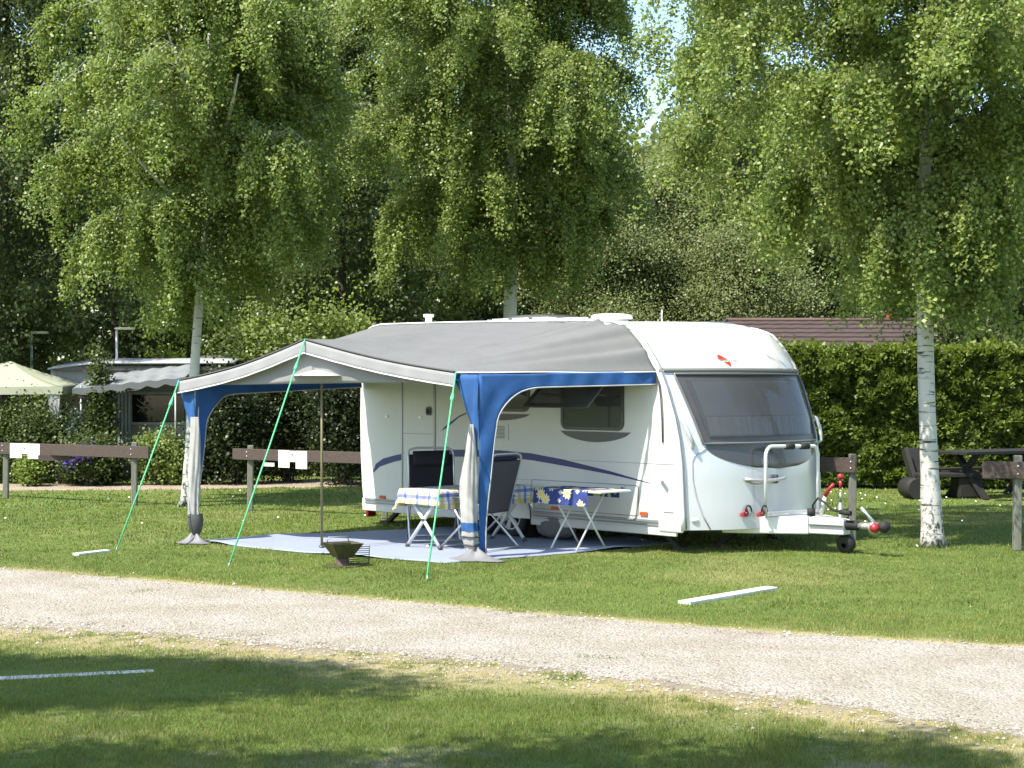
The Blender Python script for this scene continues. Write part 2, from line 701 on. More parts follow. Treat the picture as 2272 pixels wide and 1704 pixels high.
def strip(name, A, Bf, m, z, n=1600, rag=.05, x0=-30, x1=16, seed=5):
    xs = np.linspace(x0, x1, n)
    ya = A(xs) + (fbm(xs * 1.5, xs * 0, seed + 9) - .5) * rag * 2 + (fbm(xs * 4, xs * 0, seed) - .5) * rag * 2 + (fbm(xs * 19, xs * 0, seed + 3) - .5) * rag
    yb = Bf(xs) + (fbm(xs * 1.2, xs * 0, seed + 19) - .5) * rag * 5 + (fbm(xs * 4, xs * 0, seed + 1) - .5) * rag * 4 + (fbm(xs * 19, xs * 0, seed + 5) - .5) * rag * 2
    k = 6
    P = [[(x, yb[i] + (ya[i] - yb[i]) * j / k, z if 0 < j < k else .0006) for i, x in enumerate(xs)] for j in range(k + 1)]
    o = MB().grid(P, smooth=False).build(name, m)
    return tag(o, kind='structure')


M_GRAVEL = gravel_material('road_gravel')
strip('gravel_road', lambda x: yedge(x, FAR), lambda x: yedge(x, NEAR), M_GRAVEL, .004)
BK0 = [spot(px, py) for px, py in ((-300, 1091), (0, 1089), (400, 1086), (800, 1079), (1400, 1070))]
BK1 = [spot(px, py) for px, py in ((-300, 1076), (0, 1074), (400, 1072), (800, 1064), (1400, 1055))]
bk0, bk1 = np.array(BK0), np.array(BK1)
strip('gravel_path', lambda x: np.interp(x, bk1[:, 0], bk1[:, 1]), lambda x: np.interp(x, bk0[:, 0], bk0[:, 1]),
      gravel_material('path_gravel', (1.05, .95, .88)), .004, n=200, rag=.12, x0=-14, x1=2.4, seed=60)

GSHEET = [(.50, -2.93), (2.2, -2.86), (3.2, -2.68), (4.25, -2.42), (4.42, -1.55), (4.60, -.25), (4.60, .9), (1.4, .9), (1.1, -.45), (.85, -1.3), (.62, -2.3)]
# the caravan's own axes: u along its near side from the rear, v across, z up
CA = math.radians(45)
CS = math.sin(CA)
CR = (-1.9887, 21.346)


def cw(u, v, z=0):
    return Vector((CR[0] + CS * u + CS * v, CR[1] - CS * u + CS * v, z))


def cl(x, y):
    return CS * (x - CR[0]) - CS * (y - CR[1]), CS * (x - CR[0]) + CS * (y - CR[1])


def in_poly(px, py, poly):
    ins = np.zeros(px.shape, bool)
    j = len(poly) - 1
    for i in range(len(poly)):
        xi, yi = poly[i]
        xj, yj = poly[j]
        with np.errstate(divide='ignore', invalid='ignore'):
            c = ((yi > py) != (yj > py)) & (px < (xj - xi) * (py - yi) / (yj - yi) + xi)
        ins ^= c
        j = i
    return ins


PLANKS = [(spot(1518, 1341), spot(1712, 1308), .13), (spot(168, 1233), spot(238, 1225), .10), ((-3.75, 9.93), (-2.3, 10.42), .10)]


def build_grass():
    rng = np.random.RandomState(4)
    parts = []
    for y0, y1, dens, h0, h1, wd in ((7.2, 9.5, 11000, .010, .040, .0034), (9.5, 13, 5200, .010, .034, .0048), (13, 18, 2400, .010, .030, .007), (18, 24, 900, .012, .034, .012), (24, 36, 260, .014, .04, .022)):
        area = .405 * (y1 ** 2 - y0 ** 2) * 1.08
        n = int(dens * area)
        y = np.sqrt(rng.uniform(y0 ** 2, y1 ** 2, n))
        x = rng.uniform(-.42, .42, n) * y
        df, dn = road_dist(x, y)
        dry, bare, n3 = ground_fields(x, y)
        onroad = (df < 0) & (dn < 0)
        edge = np.maximum(df, dn)
        keep = ~onroad | (rng.rand(n) < .25 * np.exp(edge / .09))
        # sparse tufts in the gravel
        tuft = onroad & (fbm(x * 2.1, y * 2.1, 77) > .70) & (edge > -.9)
        keep |= tuft & (rng.rand(n) < .5)
        keep &= rng.rand(n) > bare * .93
        keep &= rng.rand(n) > np.clip(dry - .25, 0, 1) * .75
        u, v = CS * (x - CR[0]) - CS * (y - CR[1]), CS * (x - CR[0]) + CS * (y - CR[1])
        keep &= ~in_poly(u, v, GSHEET)
        for (a, b, wdt) in PLANKS[:2]:
            ax, ay = a
            dx, dy = b[0] - ax, b[1] - ay
            ln = math.hypot(dx, dy)
            t = ((x - ax) * dx + (y - ay) * dy) / ln
            q = np.abs((x - ax) * dy - (y - ay) * dx) / ln
            keep &= ~((t > 0) & (t < ln) & (q < wdt / 2))
        keep &= ~((y > 27.0) & (x < 2) & (np.interp(x, bk0[:, 0], bk0[:, 1]) < y) & (np.interp(x, bk1[:, 0], bk1[:, 1]) > y))
        x, y, dry, n3 = x[keep], y[keep], dry[keep], n3[keep]
        n = len(x)
        clump = fbm(x * 5, y * 5, 91)
        bxy = spot(2066, 1213)
        foot = np.exp(-(((x - bxy[0]) ** 2 + (y - bxy[1]) ** 2) / .09))
        h = (1 + 2.2 * foot) * rng.uniform(h0, h1, n) * (.3 + 1.5 * clump ** 1.4 + 1.2 * np.clip(fbm(x * 2.3, y * 2.3, 133) - .62, 0, 1) * 4) * (1 - .45 * dry)
        wv = wd * rng.uniform(.6, 1.3, n)
        an = rng.uniform(0, 2 * PI, n)
        ln = rng.uniform(.1, .9, n) * h
        la = rng.uniform(0, 2 * PI, n)
        P = np.zeros((n, 3, 3))
        ca, sa = np.cos(an) * wv / 2, np.sin(an) * wv / 2
        P[:, 0] = np.stack([x - ca, y - sa, np.zeros(n)], 1)
        P[:, 1] = np.stack([x + ca, y + sa, np.zeros(n)], 1)
        P[:, 2] = np.stack([x + np.cos(la) * ln, y + np.sin(la) * ln, h], 1)
        tone = np.clip(rng.normal(.45, .2, n) + (fbm(x * .9, y * .9, 8) - .5) * 1.2 + (fbm(x * 3.5, y * 3.5, 19) - .5) * .8, 0, 1)
        dd = np.clip(dry * .9 + (rng.rand(n) < .06) * .7, 0, 1)
        parts.append((P.reshape(-1, 3), tone, dd))
    V = np.concatenate([p[0] for p in parts])
    T = np.concatenate([p[1] for p in parts])
    D = np.concatenate([p[2] for p in parts])
    m = leaf_mat('grass_blade', (.095, .133, .029), (.218, .260, .064), .3, .5, .3)
    N, L = nodes_of(m)
    b = N['Principled BSDF']
    src = b.inputs['Base Color'].links[0].from_socket
    at = N.new('ShaderNodeAttribute')
    at.attribute_name = 'dry'
    mx = N.new('ShaderNodeMix')
    mx.data_type = 'RGBA'
    L.new(at.outputs['Fac'], mx.inputs[0])
    L.new(src, mx.inputs[6])
    mx.inputs[7].default_value = (.42, .35, .13, 1)
    L.new(mx.outputs[2], b.inputs['Base Color'])
    o = np_mesh('grass', V, 3, m, attrs={'tone': T, 'dry': D})
    tag(o, 'short mown green lawn grass', 'grass', kind='stuff')
    print('grass blades', len(T))


build_grass()


def build_stones():
    """loose gravel on the road and spilling over its ragged verges"""
    rng = np.random.RandomState(21)
    n = 70000
    y = np.sqrt(rng.uniform(7.6 ** 2, 17.5 ** 2, n))
    x = rng.uniform(-.35, .35, n) * y
    df, dn = road_dist(x, y)
    e = np.maximum(df, dn)
    p = np.where(e < -.25, .03, np.where(dn > df, np.exp(-(np.maximum(dn, 0) / .42) ** 2), .5 * np.exp(-np.maximum(df, 0) / .08)))
    p *= .35 + 1.1 * fbm(x * 3, y * 3, 66)
    k = rng.rand(n) < p
    x, y = x[k], y[k]
    n = len(x)
    r = rng.gamma(2.2, .0024, n) + .003
    oc = np.array([(1, 0, 0), (0, 1, 0), (-1, 0, 0), (0, -1, 0), (0, 0, .7)])
    tri = [(0, 1, 4), (1, 2, 4), (2, 3, 4), (3, 0, 4)]
    a = rng.uniform(0, 2 * PI, n)
    J = oc[None] * rng.uniform(.65, 1.25, (n, 5, 1)) * r[:, None, None]
    X = J[:, :, 0] * np.cos(a)[:, None] - J[:, :, 1] * np.sin(a)[:, None] + x[:, None]
    Y = J[:, :, 0] * np.sin(a)[:, None] + J[:, :, 1] * np.cos(a)[:, None] + y[:, None]
    Q = np.stack([X, Y, J[:, :, 2] + .004], 2)
    V = np.stack([Q[:, t] for t in tri], 1).reshape(-1, 3)
    tone = np.repeat(rng.rand(n), 4)
    m = bpy.data.materials.new('loose_stone')
    N, L = nodes_of(m)
    b = N['Principled BSDF']
    b.inputs['Roughness'].default_value = .9
    at = N.new('ShaderNodeAttribute')
    at.attribute_name = 'tone'
    cr = N.new('ShaderNodeValToRGB')
    q = cr.color_ramp.elements
    q[0].color = (.15, .13, .105, 1)
    q[1].color = (.50, .45, .38, 1)
    L.new(at.outputs['Fac'], cr.inputs[0])
    L.new(cr.outputs[0], b.inputs['Base Color'])
    o = np_mesh('gravel_stones', V, 3, m, attrs={'tone': tone})
    tag(o, 'loose pale gravel stones scattered over the road and its verge', 'gravel', kind='stuff')


build_stones()


def build_daisies():
    rng = np.random.RandomState(12)
    n = 260
    y = rng.uniform(18, 28, n)
    x = rng.uniform(-.33, .33, n) * y
    k = rng.rand(n) < np.where((x > 2) & (y > 23), .8, .10)
    x, y = x[k], y[k]
    n = len(x)
    P = np.zeros((n, 6, 3))
    for j in range(6):
        a = j * PI / 3
        P[:, j] = np.stack([x + .014 * math.cos(a), y + .014 * math.sin(a), .045 + .008 * math.sin(a) * np.ones(n)], 1)
    o = np_mesh('daisies', P.reshape(-1, 3), 6, mat('daisy_white', (.8, .8, .76), .7))
    tag(o, 'tiny white daisies dotted over the lawn', 'daisies', kind='stuff')


build_daisies()

for (a, b, wd), lab in zip(PLANKS, ('white painted marker plank flush in the sunny lawn beside the road', 'small far white marker plank in the grass left of the awning', 'white marker plank lying in the tree shade of the foreground grass')):
    m = MB()
    m.beam((a[0], a[1], -.002 if a[1] < 11 else .012), (b[0], b[1], -.014 if a[1] < 11 else .012), wd, .03)
    o = m.build('marker_plank', M_PLANK, bevel=.004)
    tag(o, lab, 'plank', 'white marker planks in the grass')
# ------------------------------------------------------------------ caravan
CW_ = 2.55
NB = .46
PZ = [(5.42, .26), (5.414, .41), (5.401, .63), (5.383, .97), (5.345, 1.23), (5.282, 1.48), (5.168, 1.79), (5.034, 2.07), (4.879, 2.276), (4.716, 2.43), (4.5, 2.495), (4.3, 2.525)]
_pz = np.array([p[1] for p in PZ])
_pu = np.array([p[0] for p in PZ])


def nose_edge(z):
    return float(np.interp(z, _pz, _pu))


def xi(v):
    return min(1., abs(2 * v / CW_ - 1))


def nose_u(v, z):
    return nose_edge(z) + NB * (1 - xi(v) ** 2.6)


def nose_n(v, z):
    e = .02
    a = (nose_u(min(v + e, CW_), z) - nose_u(max(v - e, 0), z)) / (min(v + e, CW_) - max(v - e, 0))
    b = (nose_u(v, min(z + e, 2.5)) - nose_u(v, max(z - e, .27))) / (min(z + e, 2.5) - max(z - e, .27))
    return Vector((1, -a, -b)).normalized()


def nose_p(v, z, off=0.):
    return Vector((nose_u(v, z), v, z)) + nose_n(v, z) * off


def nose_patch(rows, nv=24, off=.006):
    """rows: list of (z, v_left, v_right) top to bottom -> points on the nose surface"""
    return [[nose_p(vl + (vr - vl) * j / nv, z, off) for j in range(nv + 1)] for z, vl, vr in rows]


def lerp_rows(keys, n):
    zs = np.linspace(keys[0][0], keys[-1][0], n)
    kz = [k[0] for k in keys][::-1]
    return [(float(z), float(np.interp(z, kz, [k[1] for k in keys][::-1])), float(np.interp(z, kz, [k[2] for k in keys][::-1]))) for z in zs]


CV = thing('caravan', 'white and silver touring caravan with blue stripe parked under the grey awning', 'caravan', (CR[0], CR[1], 0), -CA)


def cpart(name, mb, m, parent=None, **k):
    return mb.build(name, m, parent or CV, **k)


def build_caravan():
    # ---- shell: profile swept across, bulging nose
    rear = [(.42, 2.585), (.22, 2.55), (.09, 2.44), (.03, 2.25), (.0, 1.9), (-.01, 1.4), (.0, .9), (.03, .5), (.06, .26)]
    zs_nose = [.26, .3, .41, .52, .63, .8, .97, 1.1, 1.23, 1.36, 1.48, 1.64, 1.79, 1.93, 1.985, 2.07, 2.18, 2.276, 2.36, 2.43, 2.47, 2.495, 2.51]
    prof = [(2.2, .25, 0), (4.0, .25, 0), (5.2, .255, .6)]
    i_n0 = len(prof)
    prof += [(nose_edge(z), z, 1.) for z in zs_nose]
    i_n1 = len(prof)
    prof += [(4.3, 2.525, .85), (4.0, 2.54, .45), (3.6, 2.55, .15), (3.0, 2.56, 0), (2.0, 2.575, 0), (1.0, 2.585, 0)]
    prof += [(a, b, 0) for a, b in rear] + [(1.0, .25, 0)]
    nv = 36
    # cosine spacing so that the corners are smooth
    vs = [CW_ * (.5 - .5 * math.cos(PI * j / nv)) for j in range(nv + 1)]
    K = len(prof)

    def pt(k, v):
        u, z, wgt = prof[k]
        x = xi(v)
        uu = u + NB * wgt * (1 - x ** 2.6)
        zz = z + (.035 * (1 - x ** 2) if z > 2.5 else 0)
        if u < .1:
            uu -= .07 * (1 - x ** 2.4)
        return Vector((uu, v, zz))
    white, silver = MB(), MB()
    for k in range(K):
        k2 = (k + 1) % K
        zz = (prof[k][1] + prof[k2][1]) / 2
        tgt = silver if (i_n0 <= k < i_n1 - 1 and zz < 1.985) else white
        P = [[pt(k, v) for v in vs], [pt(k2, v) for v in vs]]
        tgt.grid(P, smooth=True)
    for v in (0, CW_):
        poly = [pt(k, v) for k in range(K)]
        white.add(poly, [tuple(range(K)) if v else tuple(range(K))[::-1]])
    for mb in (white, silver):      # weld the strips
        seen, remap, nvv = {}, [], []
        for p in mb.v:
            key = tuple(round(c, 5) for c in p)
            if key not in seen:
                seen[key] = len(nvv)
                nvv.append(p)
            remap.append(seen[key])
        mb.v = nvv
        mb.f = [tuple(remap[i] for i in f) for f in mb.f]
    cpart('body', white, M_WHITE)
    fs = cpart('front_panel', silver, M_SILVER)

    # ---- near-side wall skin, 3 mm proud, with a wheel-arch cut-out
    side = [(.06, .27), (2.36, .27)]
    for i in range(15):
        a = PI - PI * i / 14
        side.append((2.74 + .40 * math.cos(a), .27 + .31 * math.sin(a)))
    side += [(5.40, .27)] + [(u - .02, z) for u, z in PZ[1:]] + [(4.0, 2.53), (1.0, 2.56), (.42, 2.56), (.2, 2.51), (.1, 2.41), (.05, 2.25), (.02, 1.9), (.01, 1.4), (.02, .9), (.04, .5)]
    sd = lambda a, b, d: (a, -.004 - d, b)
    m = MB().prism(side, sd, .0)
    m.f = [m.f[0]]
    m.sm = [False]
    wall = MB().add([sd(a, b, 0) for a, b in side], [tuple(range(len(side)))])
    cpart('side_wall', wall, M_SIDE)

    def panel(poly, t, base=.0045):
        return MB().prism(poly, lambda a, b, d: (a, -base - d, b), t)

    def rrect(u0, z0, u1, z1, r, n=5):
        out = []
        for cx, cz, a0 in ((u1 - r, z1 - r, 0), (u0 + r, z1 - r, 90), (u0 + r, z0 + r, 180), (u1 - r, z0 + r, 270)):
            for i in range(n + 1):
                a = math.radians(a0 + 90 * i / n)
                out.append((cx + r * math.cos(a), cz + r * math.sin(a)))
        return out

    def ring(outer, inner, t, base):
        n = len(outer)
        mb = MB()
        f3 = lambda p, d: (p[0], -base - d, p[1])
        vs_ = [f3(p, 0) for p in outer] + [f3(p, t) for p in outer] + [f3(p, t) for p in inner] + [f3(p, 0) for p in inner]
        fs_ = []
        for i in range(n):
            j = (i + 1) % n
            for a in range(3):
                fs_.append((a * n + i, a * n + j, (a + 1) * n + j, (a + 1) * n + i))
        return mb.add(vs_, fs_)

    # ---- navy stripe and swooshes (thin decals)
    top = [(.25, .69), (.31, .80), (.458, .874), (.676, .922), (.891, .959), (1.192, .997), (1.777, 1.028), (2.611, 1.044), (3.14, 1.023), (3.649, .969), (4.378, .86), (4.97, .75)]
    bot = [(4.97, .746), (4.378, .824), (3.649, .896), (3.14, .943), (2.611, .963), (1.487, .933), (.891, .878), (.676, .841), (.395, .77), (.27, .69)]
    cpart('side_stripe', panel(top + bot, .002), M_NAVY)
    cpart('side_stripe', panel([(1.56, 1.254), (1.66, 1.325), (1.777, 1.39), (1.9, 1.45), (2.03, 1.49), (2.03, 1.475), (1.9, 1.432), (1.79, 1.365), (1.66, 1.29)], .002), M_NAVY)

    def smile(u0, u1, z, h):
        p = [(u0, z), (u1, z)]
        for i in range(1, 14):
            t = i / 14
            p.append((u1 + (u0 - u1) * t, z - h * math.sin(PI * t) ** .62))
        return p
    cpart('window_decal', panel(smile(2.06, 3.127, 1.483, .08), .002), M_DECAL)
    cpart('window_decal', panel(smile(3.61, 4.69, 1.30, .12), .002), M_DECAL)

    # ---- side windows: frame, pane, curtain
    def side_window(u0, z0, u1, z1, open_=False):
        fr = cpart('window', ring(rrect(u0, z0, u1, z1, .09), rrect(u0 + .035, z0 + .035, u1 - .035, z1 - .035, .06), .018, .005), M_GREY)
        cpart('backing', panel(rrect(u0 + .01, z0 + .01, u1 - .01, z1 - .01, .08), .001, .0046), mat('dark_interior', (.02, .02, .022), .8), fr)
        cu = MB()
        n = 70
        P = []
        for k in range(2):
            row = []
            for i in range(n + 1):
                t = i / n
                a = u0 + .045 + (u1 - u0 - .09) * t
                row.append((a, -.0085 - .003 * math.sin(t * 95 + .6 * math.sin(t * 17)), z0 + .05 if k == 0 else z1 - .05))
            P.append(row)
        cpart('curtain', cu.grid(P), mat('side_curtain', (.09, .09, .088), .9, var=.5, vscale=8, stretch=(3, 1, .2)), fr)
        cpart('pane', panel(rrect(u0 + .03, z0 + .03, u1 - .03, z1 - .03, .06), .003, .014), M_GLASS, fr)
        return fr
    side_window(2.07, 1.51, 3.114, 2.10)
    fr = side_window(3.63, 1.315, 4.589, 2.14)
    # the open acrylic flap of the front window, hinged along the top
    ft = (3.66, 2.12, -.03)
    hw, ln, aw = .93, .82, math.radians(49)
    fl = MB()
    c0 = Vector((0, -math.sin(aw), -math.cos(aw)))
    o0 = Vector((ft[0], ft[2], ft[1]))
    nn = Vector((0, -math.cos(aw), math.sin(aw)))
    for t0, t1, a0, a1, th in ((0, ln, 0, hw, .004),):
        vs_ = [o0 + Vector((a, 0, 0)) + c0 * t + nn * d for d in (0, th) for t, a in ((t0, a0), (t0, a1), (t1, a1), (t1, a0))]
        fl.add(vs_, [(0, 1, 2, 3), (7, 6, 5, 4), (0, 4, 5, 1), (1, 5, 6, 2), (2, 6, 7, 3), (3, 7, 4, 0)])
    flap = cpart('window_flap', fl, M_ACRYL)
    fb = MB()
    q = lambda t, a: o0 + Vector((a, 0, 0)) + c0 * t
    fb.beam(q(0, 0), q(ln, 0), .05, .016, nn)
    fb.beam(q(0, hw), q(ln, hw), .05, .016, nn)
    fb.beam(q(ln - .03, .025), q(ln - .03, hw - .025), .06, .017, nn)
    cpart('flap_frame', fb, M_GREY, flap)
    for a in (.08, hw - .08):
        cpart('stay', MB().tube([Vector((ft[0] + a, -.02, 1.70)), q(ln * .72, a)], .008, 6), M_GREY, flap)

    # ---- door
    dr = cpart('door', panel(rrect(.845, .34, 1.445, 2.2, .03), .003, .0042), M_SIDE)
    ln_ = MB()
    for a in (.839, 1.449):
        ln_.box((a, -.010, 1.28), (.018 if a < 1 else .03, .012, 1.9))
    cpart('door_frame', ln_, M_MID, dr)
    cpart('door_seam', MB().box((1.142, -.0085, 1.211), (.59, .003, .009)), M_MID, dr)
    h = cpart('handle', panel(rrect(1.30, 1.445, 1.395, 1.555, .035), .018, .007), M_GREY, dr)
    cpart('grip', panel(rrect(1.325, 1.465, 1.37, 1.53, .015), .008, .026), M_BLACK, h)
    for a, z in ((.53, 1.42), (1.18, 1.42)):
        cpart('door_catch', panel(rrect(a - .03, z - .01, a + .03, z + .012, .008), .012, .007), M_ALU)

    # ---- fridge vents
    for z0, z1 in ((1.165, 1.358), (.75, .92)):
        v = cpart('vent_grille', panel(rrect(2.42, z0, 2.76, z1, .015), .008), mat('vent_plastic', (.55, .555, .54), .5))
        sl = MB()
        n = 9
        for i in range(n):
            z = z0 + .03 + (z1 - z0 - .06) * i / (n - 1)
            sl.box((2.575, -.0135, z), (.25, .003, .006))
        cpart('louvre', sl, M_GREY, v)

    # ---- locker hatch, lock, rails, marker lights, label
    hp = rrect(3.14, .375, 4.80, .72, .03)
    hi = rrect(3.15, .385, 4.79, .71, .025)
    hh = cpart('locker_hatch', ring(hp, hi, .003, .0045), M_MID)
    cpart('lock', panel(rrect(4.52, .655, 4.61, .70, .015), .01), M_ALU, hh)
    cpart('lock_button', panel(rrect(4.553, .668, 4.58, .69, .008), .006, .0146), M_GREY, hh)
    for z, hgt in ((.335, .03), (.295, .018)):
        cpart('side_rail', MB().box((1.20, -.012, z), (2.2, .018, hgt)), M_MID, bevel=.004)
        cpart('side_rail', MB().box((4.20, -.012, z), (2.05, .018, hgt)), M_MID, bevel=.004)
    cpart('panel_seam', MB().box((4.55, -.0055, .965), (1.55, .003, .005)), M_MID)
    cpart('panel_seam', MB().box((2.95, -.0055, .71), (.40, .003, .004)), M_MID)
    for a, z in ((.45, .375), (3.53, .397), (4.88, .41)):
        cpart('marker_light', panel(rrect(a - .055, z - .02, a + .055, z + .02, .012), .016), M_ORANGE)
    cpart('number_label', panel(rrect(5.155, .40, 5.30, .45, .006), .004), M_MID)
    wr = MB().tube([(5.12, -.03, 2.0), (5.10, -.03, 1.9), (5.135, -.03, 1.7), (5.15, -.025, 1.45), (5.153, -.02, 1.2)], .008, 6)
    cpart('mains_cable', wr, M_GREY)
    ind = MB().beam((5.12, -.02, .80), (5.21, -.09, .80), .03, .02)
    cpart('marker_arm', ind, M_WTUBE)

    # ---- lower skirt with light shadow gap, front/rear corner castings
    sk = MB()
    sk.box((1.2, -.001, .225), (2.3, .035, .08))
    sk.box((4.24, -.001, .225), (2.2, .035, .08))
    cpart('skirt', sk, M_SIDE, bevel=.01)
    cc = MB()
    pts = [(u + .012, -.012, z) for u, z in PZ[::-1]] + [(5.432, -.012, .26)]
    pts = [(4.0, -.012, 2.552), (4.15, -.012, 2.547)] + pts
    cpart('edge_trim', MB().tube(pts, .03, 8), M_WHITE)
    cpart('edge_trim', MB().tube([(p[0], CW_ + .012, p[2]) for p in pts], .03, 8), M_WHITE)
    gl = MB().tube([(p[0] + .03, .012, p[2] + .012) for p in pts], .007, 6)
    cpart('edge_seal', gl, M_MID)
    rl = [(.05, -.02, 2.0), (.07, -.02, 2.3), (.12, -.02, 2.46), (.24, -.02, 2.57), (.45, -.02, 2.605), (2.0, -.02, 2.59), (3.6, -.02, 2.565), (4.0, -.02, 2.555), (4.2, -.02, 2.54)]
    cpart('awning_rail', MB().tube(rl, .02, 8), M_WHITE)
    cpart('corner_casting', MB().box((5.27, -.012, .33), (.34, .05, .20)), M_WHITE, bevel=.04)
    cpart('roof_edge', MB().box((2.2, .03, 2.588), (3.6, .06, .035)), M_WHITE, bevel=.012)

    # ---- brow above the front window
    br = MB()
    P = []
    for o, z in ((.002, 2.015), (.035, 2.005), (.037, 1.975), (.002, 1.962)):
        P.append([nose_p(.04 + (CW_ - .08) * j / 40, z, o) for j in range(41)])
    cpart('brow', br.grid(P), mat('brow_grey', (.20, .205, .20), .5), solid=0)
    P = [nose_patch([(2.40, .02, CW_ - .02), (2.398, .02, CW_ - .02)], 30, .002)]

    # ---- front window: rubber frame, glass, blind and curtain behind it
    keys = [(1.945, .12, 2.20), (1.80, .13, 2.21), (1.50, .165, 2.18), (1.19, .215, 2.12)]
    fr = cpart('front_window', MB().grid(nose_patch(lerp_rows(keys, 14), 30, .006)), M_GREY)
    k2 = [(1.90, .20, 2.12), (1.50, .235, 2.10), (1.262, .275, 2.05)]
    cpart('blind', MB().grid(nose_patch(lerp_rows([(1.87, .25, 2.05), (1.49, .28, 2.02)], 8), 30, .010)), M_BLIND, fr)
    rows = lerp_rows([(1.48, .29, 2.03), (1.285, .30, 2.0)], 3)
    P = []
    for z, a, b in rows:
        P.append([nose_p(a + (b - a) * j / 120, z, .011 + .004 * math.sin(j * .9 + math.sin(j * .21) * 2)) for j in range(121)])
    cpart('curtain', MB().grid(P), M_CURTAIN, fr)
    cpart('pane', MB().grid(nose_patch(lerp_rows(k2, 10), 30, .024)), M_GLASS, fr)
    rim = [nose_p(a, z, .018) for z, a, b in lerp_rows(keys, 12)] + [nose_p(keys[-1][1] + (keys[-1][2] - keys[-1][1]) * j / 24, 1.19, .018) for j in range(1, 25)]
    rim += [nose_p(b, z, .018) for z, a, b in lerp_rows(keys, 12)[::-1][1:]] + [nose_p(.12 + 2.08 * j / 24, 1.945, .018) for j in range(23, 0, -1)]
    cpart('seal', MB().tube(rim, .016, 6, closed=True), mat('window_seal', (.13, .135, .135), .35), fr)
    # grey smile below the window with pale lettering
    sm = []
    n = 13
    for i in range(n):
        t = i / (n - 1)
        z = 1.175 - .275 * t
        half = .93 * math.sqrt(max(0., 1 - t ** 2.0))
        sm.append((z, 1.165 - half, 1.165 + half * 1.0))
    sp = cpart('lower_decal', MB().grid(nose_patch(sm, 24, .005)), mat('charcoal_decal', (.055, .055, .056), .3, coat=.4))

    def nose_text(body, size, v0, z0, wid, off, m, parent, name='lettering', shear=0):
        vs_, fs_ = text_mesh(body, size)
        w = max(p[0] for p in vs_) - min(p[0] for p in vs_)
        k = wid / w
        mb = MB().add([nose_p(v0 + p[0] * k, z0 + p[1] * (1 if k > 1 else k) + 0 * p[0], off) for p in vs_], fs_)
        return cpart(name, mb, m, parent)
    nose_text('belcanto', .075, .86, .965, .46, .009, mat('silver_lettering', (.24, .245, .25), .4), sp)

    # red split drop emblem with grey lettering on the roof front
    def drop(poly):
        return MB().add([nose_p(.655 + a * .8, 2.045 + b * .8, .006) for a, b in poly], [tuple(range(len(poly)))[::-1]])
    ang = [(0, .105), (0, .165)]
    upper = [(.0, .078), (.0, .11), (.012, .135), (.035, .148), (.065, .142), (.10, .122), (.135, .095), (.15, .078)]
    lower = [(.065, .048), (.17, .048), (.172, .03), (.165, .005), (.155, -.012), (.135, -.002), (.10, .022)]
    em = cpart('emblem', drop(upper), mat('emblem_red', (.62, .05, .035), .4))
    cpart('emblem_half', drop(lower), mat('emblem_red', (.62, .05, .035)), em)
    nose_text('bürstner', .05, .665, 2.087, .25, .008, mat('emblem_grey', (.22, .22, .22), .5), em)

    # ---- grab handles, front latch handle, seams, position light
    for vv, s_ in ((.07, 1), (2.27, -1)):
        a, b = nose_p(vv, 1.46, .01), nose_p(vv + .045 * s_, 1.14, .01)
        na = nose_n(vv, 1.3)
        hd = MB().tube([a, a + na * .055 + Vector((0, 0, -.03)), (a + b) / 2 + na * .07, b + na * .055 + Vector((0, 0, .03)), b], [.016, .02, .02, .02, .016], 8)
        cpart('grab_handle', hd, M_SILVER)
    pts = [nose_p(.62 + .62 * j / 8, .80 - .02 * math.sin(PI * j / 8), .02 + .045 * math.sin(PI * j / 8) ** .5) for j in range(9)]
    lh = cpart('front_handle', MB().tube(pts, .018, 8), M_ALU)
    pts = [nose_p(.62 + .36 * j / 8, .795 - .05 * math.sin(PI * j / 8), .012) for j in range(9)]
    cpart('handle_recess', MB().tube(pts, .010, 6), M_MID, lh)
    cpart('lock', MB().box(nose_p(1.06, .79, .03), (.05, .05, .10)), M_GREY, lh, bevel=.012)
    for s_, v0 in ((1, 0), (-1, CW_)):
        f = lambda v: v0 + s_ * v
        sp_ = [nose_p(f(a), z, .004) for a, z in ((.24, 1.15), (.21, 1.12), (.125, 1.06), (.10, 1.0), (.095, .8), (.12, .62), (.17, .42), (.235, .27))]
        cpart('corner_seam', MB().tube(sp_, .009, 6), mat('seam_grey', (.42, .43, .44), .4))
    P = [[nose_p(.10 + .035 * math.cos(a) * r, .37 + .028 * math.sin(a) * r, .012 + .018 * (1 - r * r)) for a in [2 * PI * i / 16 for i in range(17)]] for r in (0.001, .5, .8, 1)]
    lt = cpart('position_light', MB().grid(P), mat('clear_lens', (.75, .76, .74), .12, coat=.8))
    P = [[nose_p(2.33 + .03 * math.cos(a) * r, 1.62 + .045 * math.sin(a) * r, .008) for a in [2 * PI * i / 16 for i in range(17)]] for r in (0.001, 1)]
    cpart('flue_cap', MB().grid(P), M_GREY)
    cpart('reflector', MB().lathe([(0.001, .012), (.014, .012), (.018, 0)], (5.36, -.015, .27), 10, Matrix.Rotation(PI / 2, 4, 'X')), M_GREY)

    # ---- roof fittings
    fl_ = cpart('flue', MB().lathe([(.045, 0), (.045, .11), (.07, .115), (.07, .15), (.001, .155)], (.72, .55, 2.60), 16), M_WHITE)
    hk = MB()
    P = [[(1.9 + 1.15 * a, .45 + .9 * b, 2.62 + .085 * (1 - abs(2 * a - 1) ** 3.0) * (1 - abs(2 * b - 1) ** 4)) for a in np.linspace(0, 1, 17)] for b in np.linspace(0, 1, 13)]
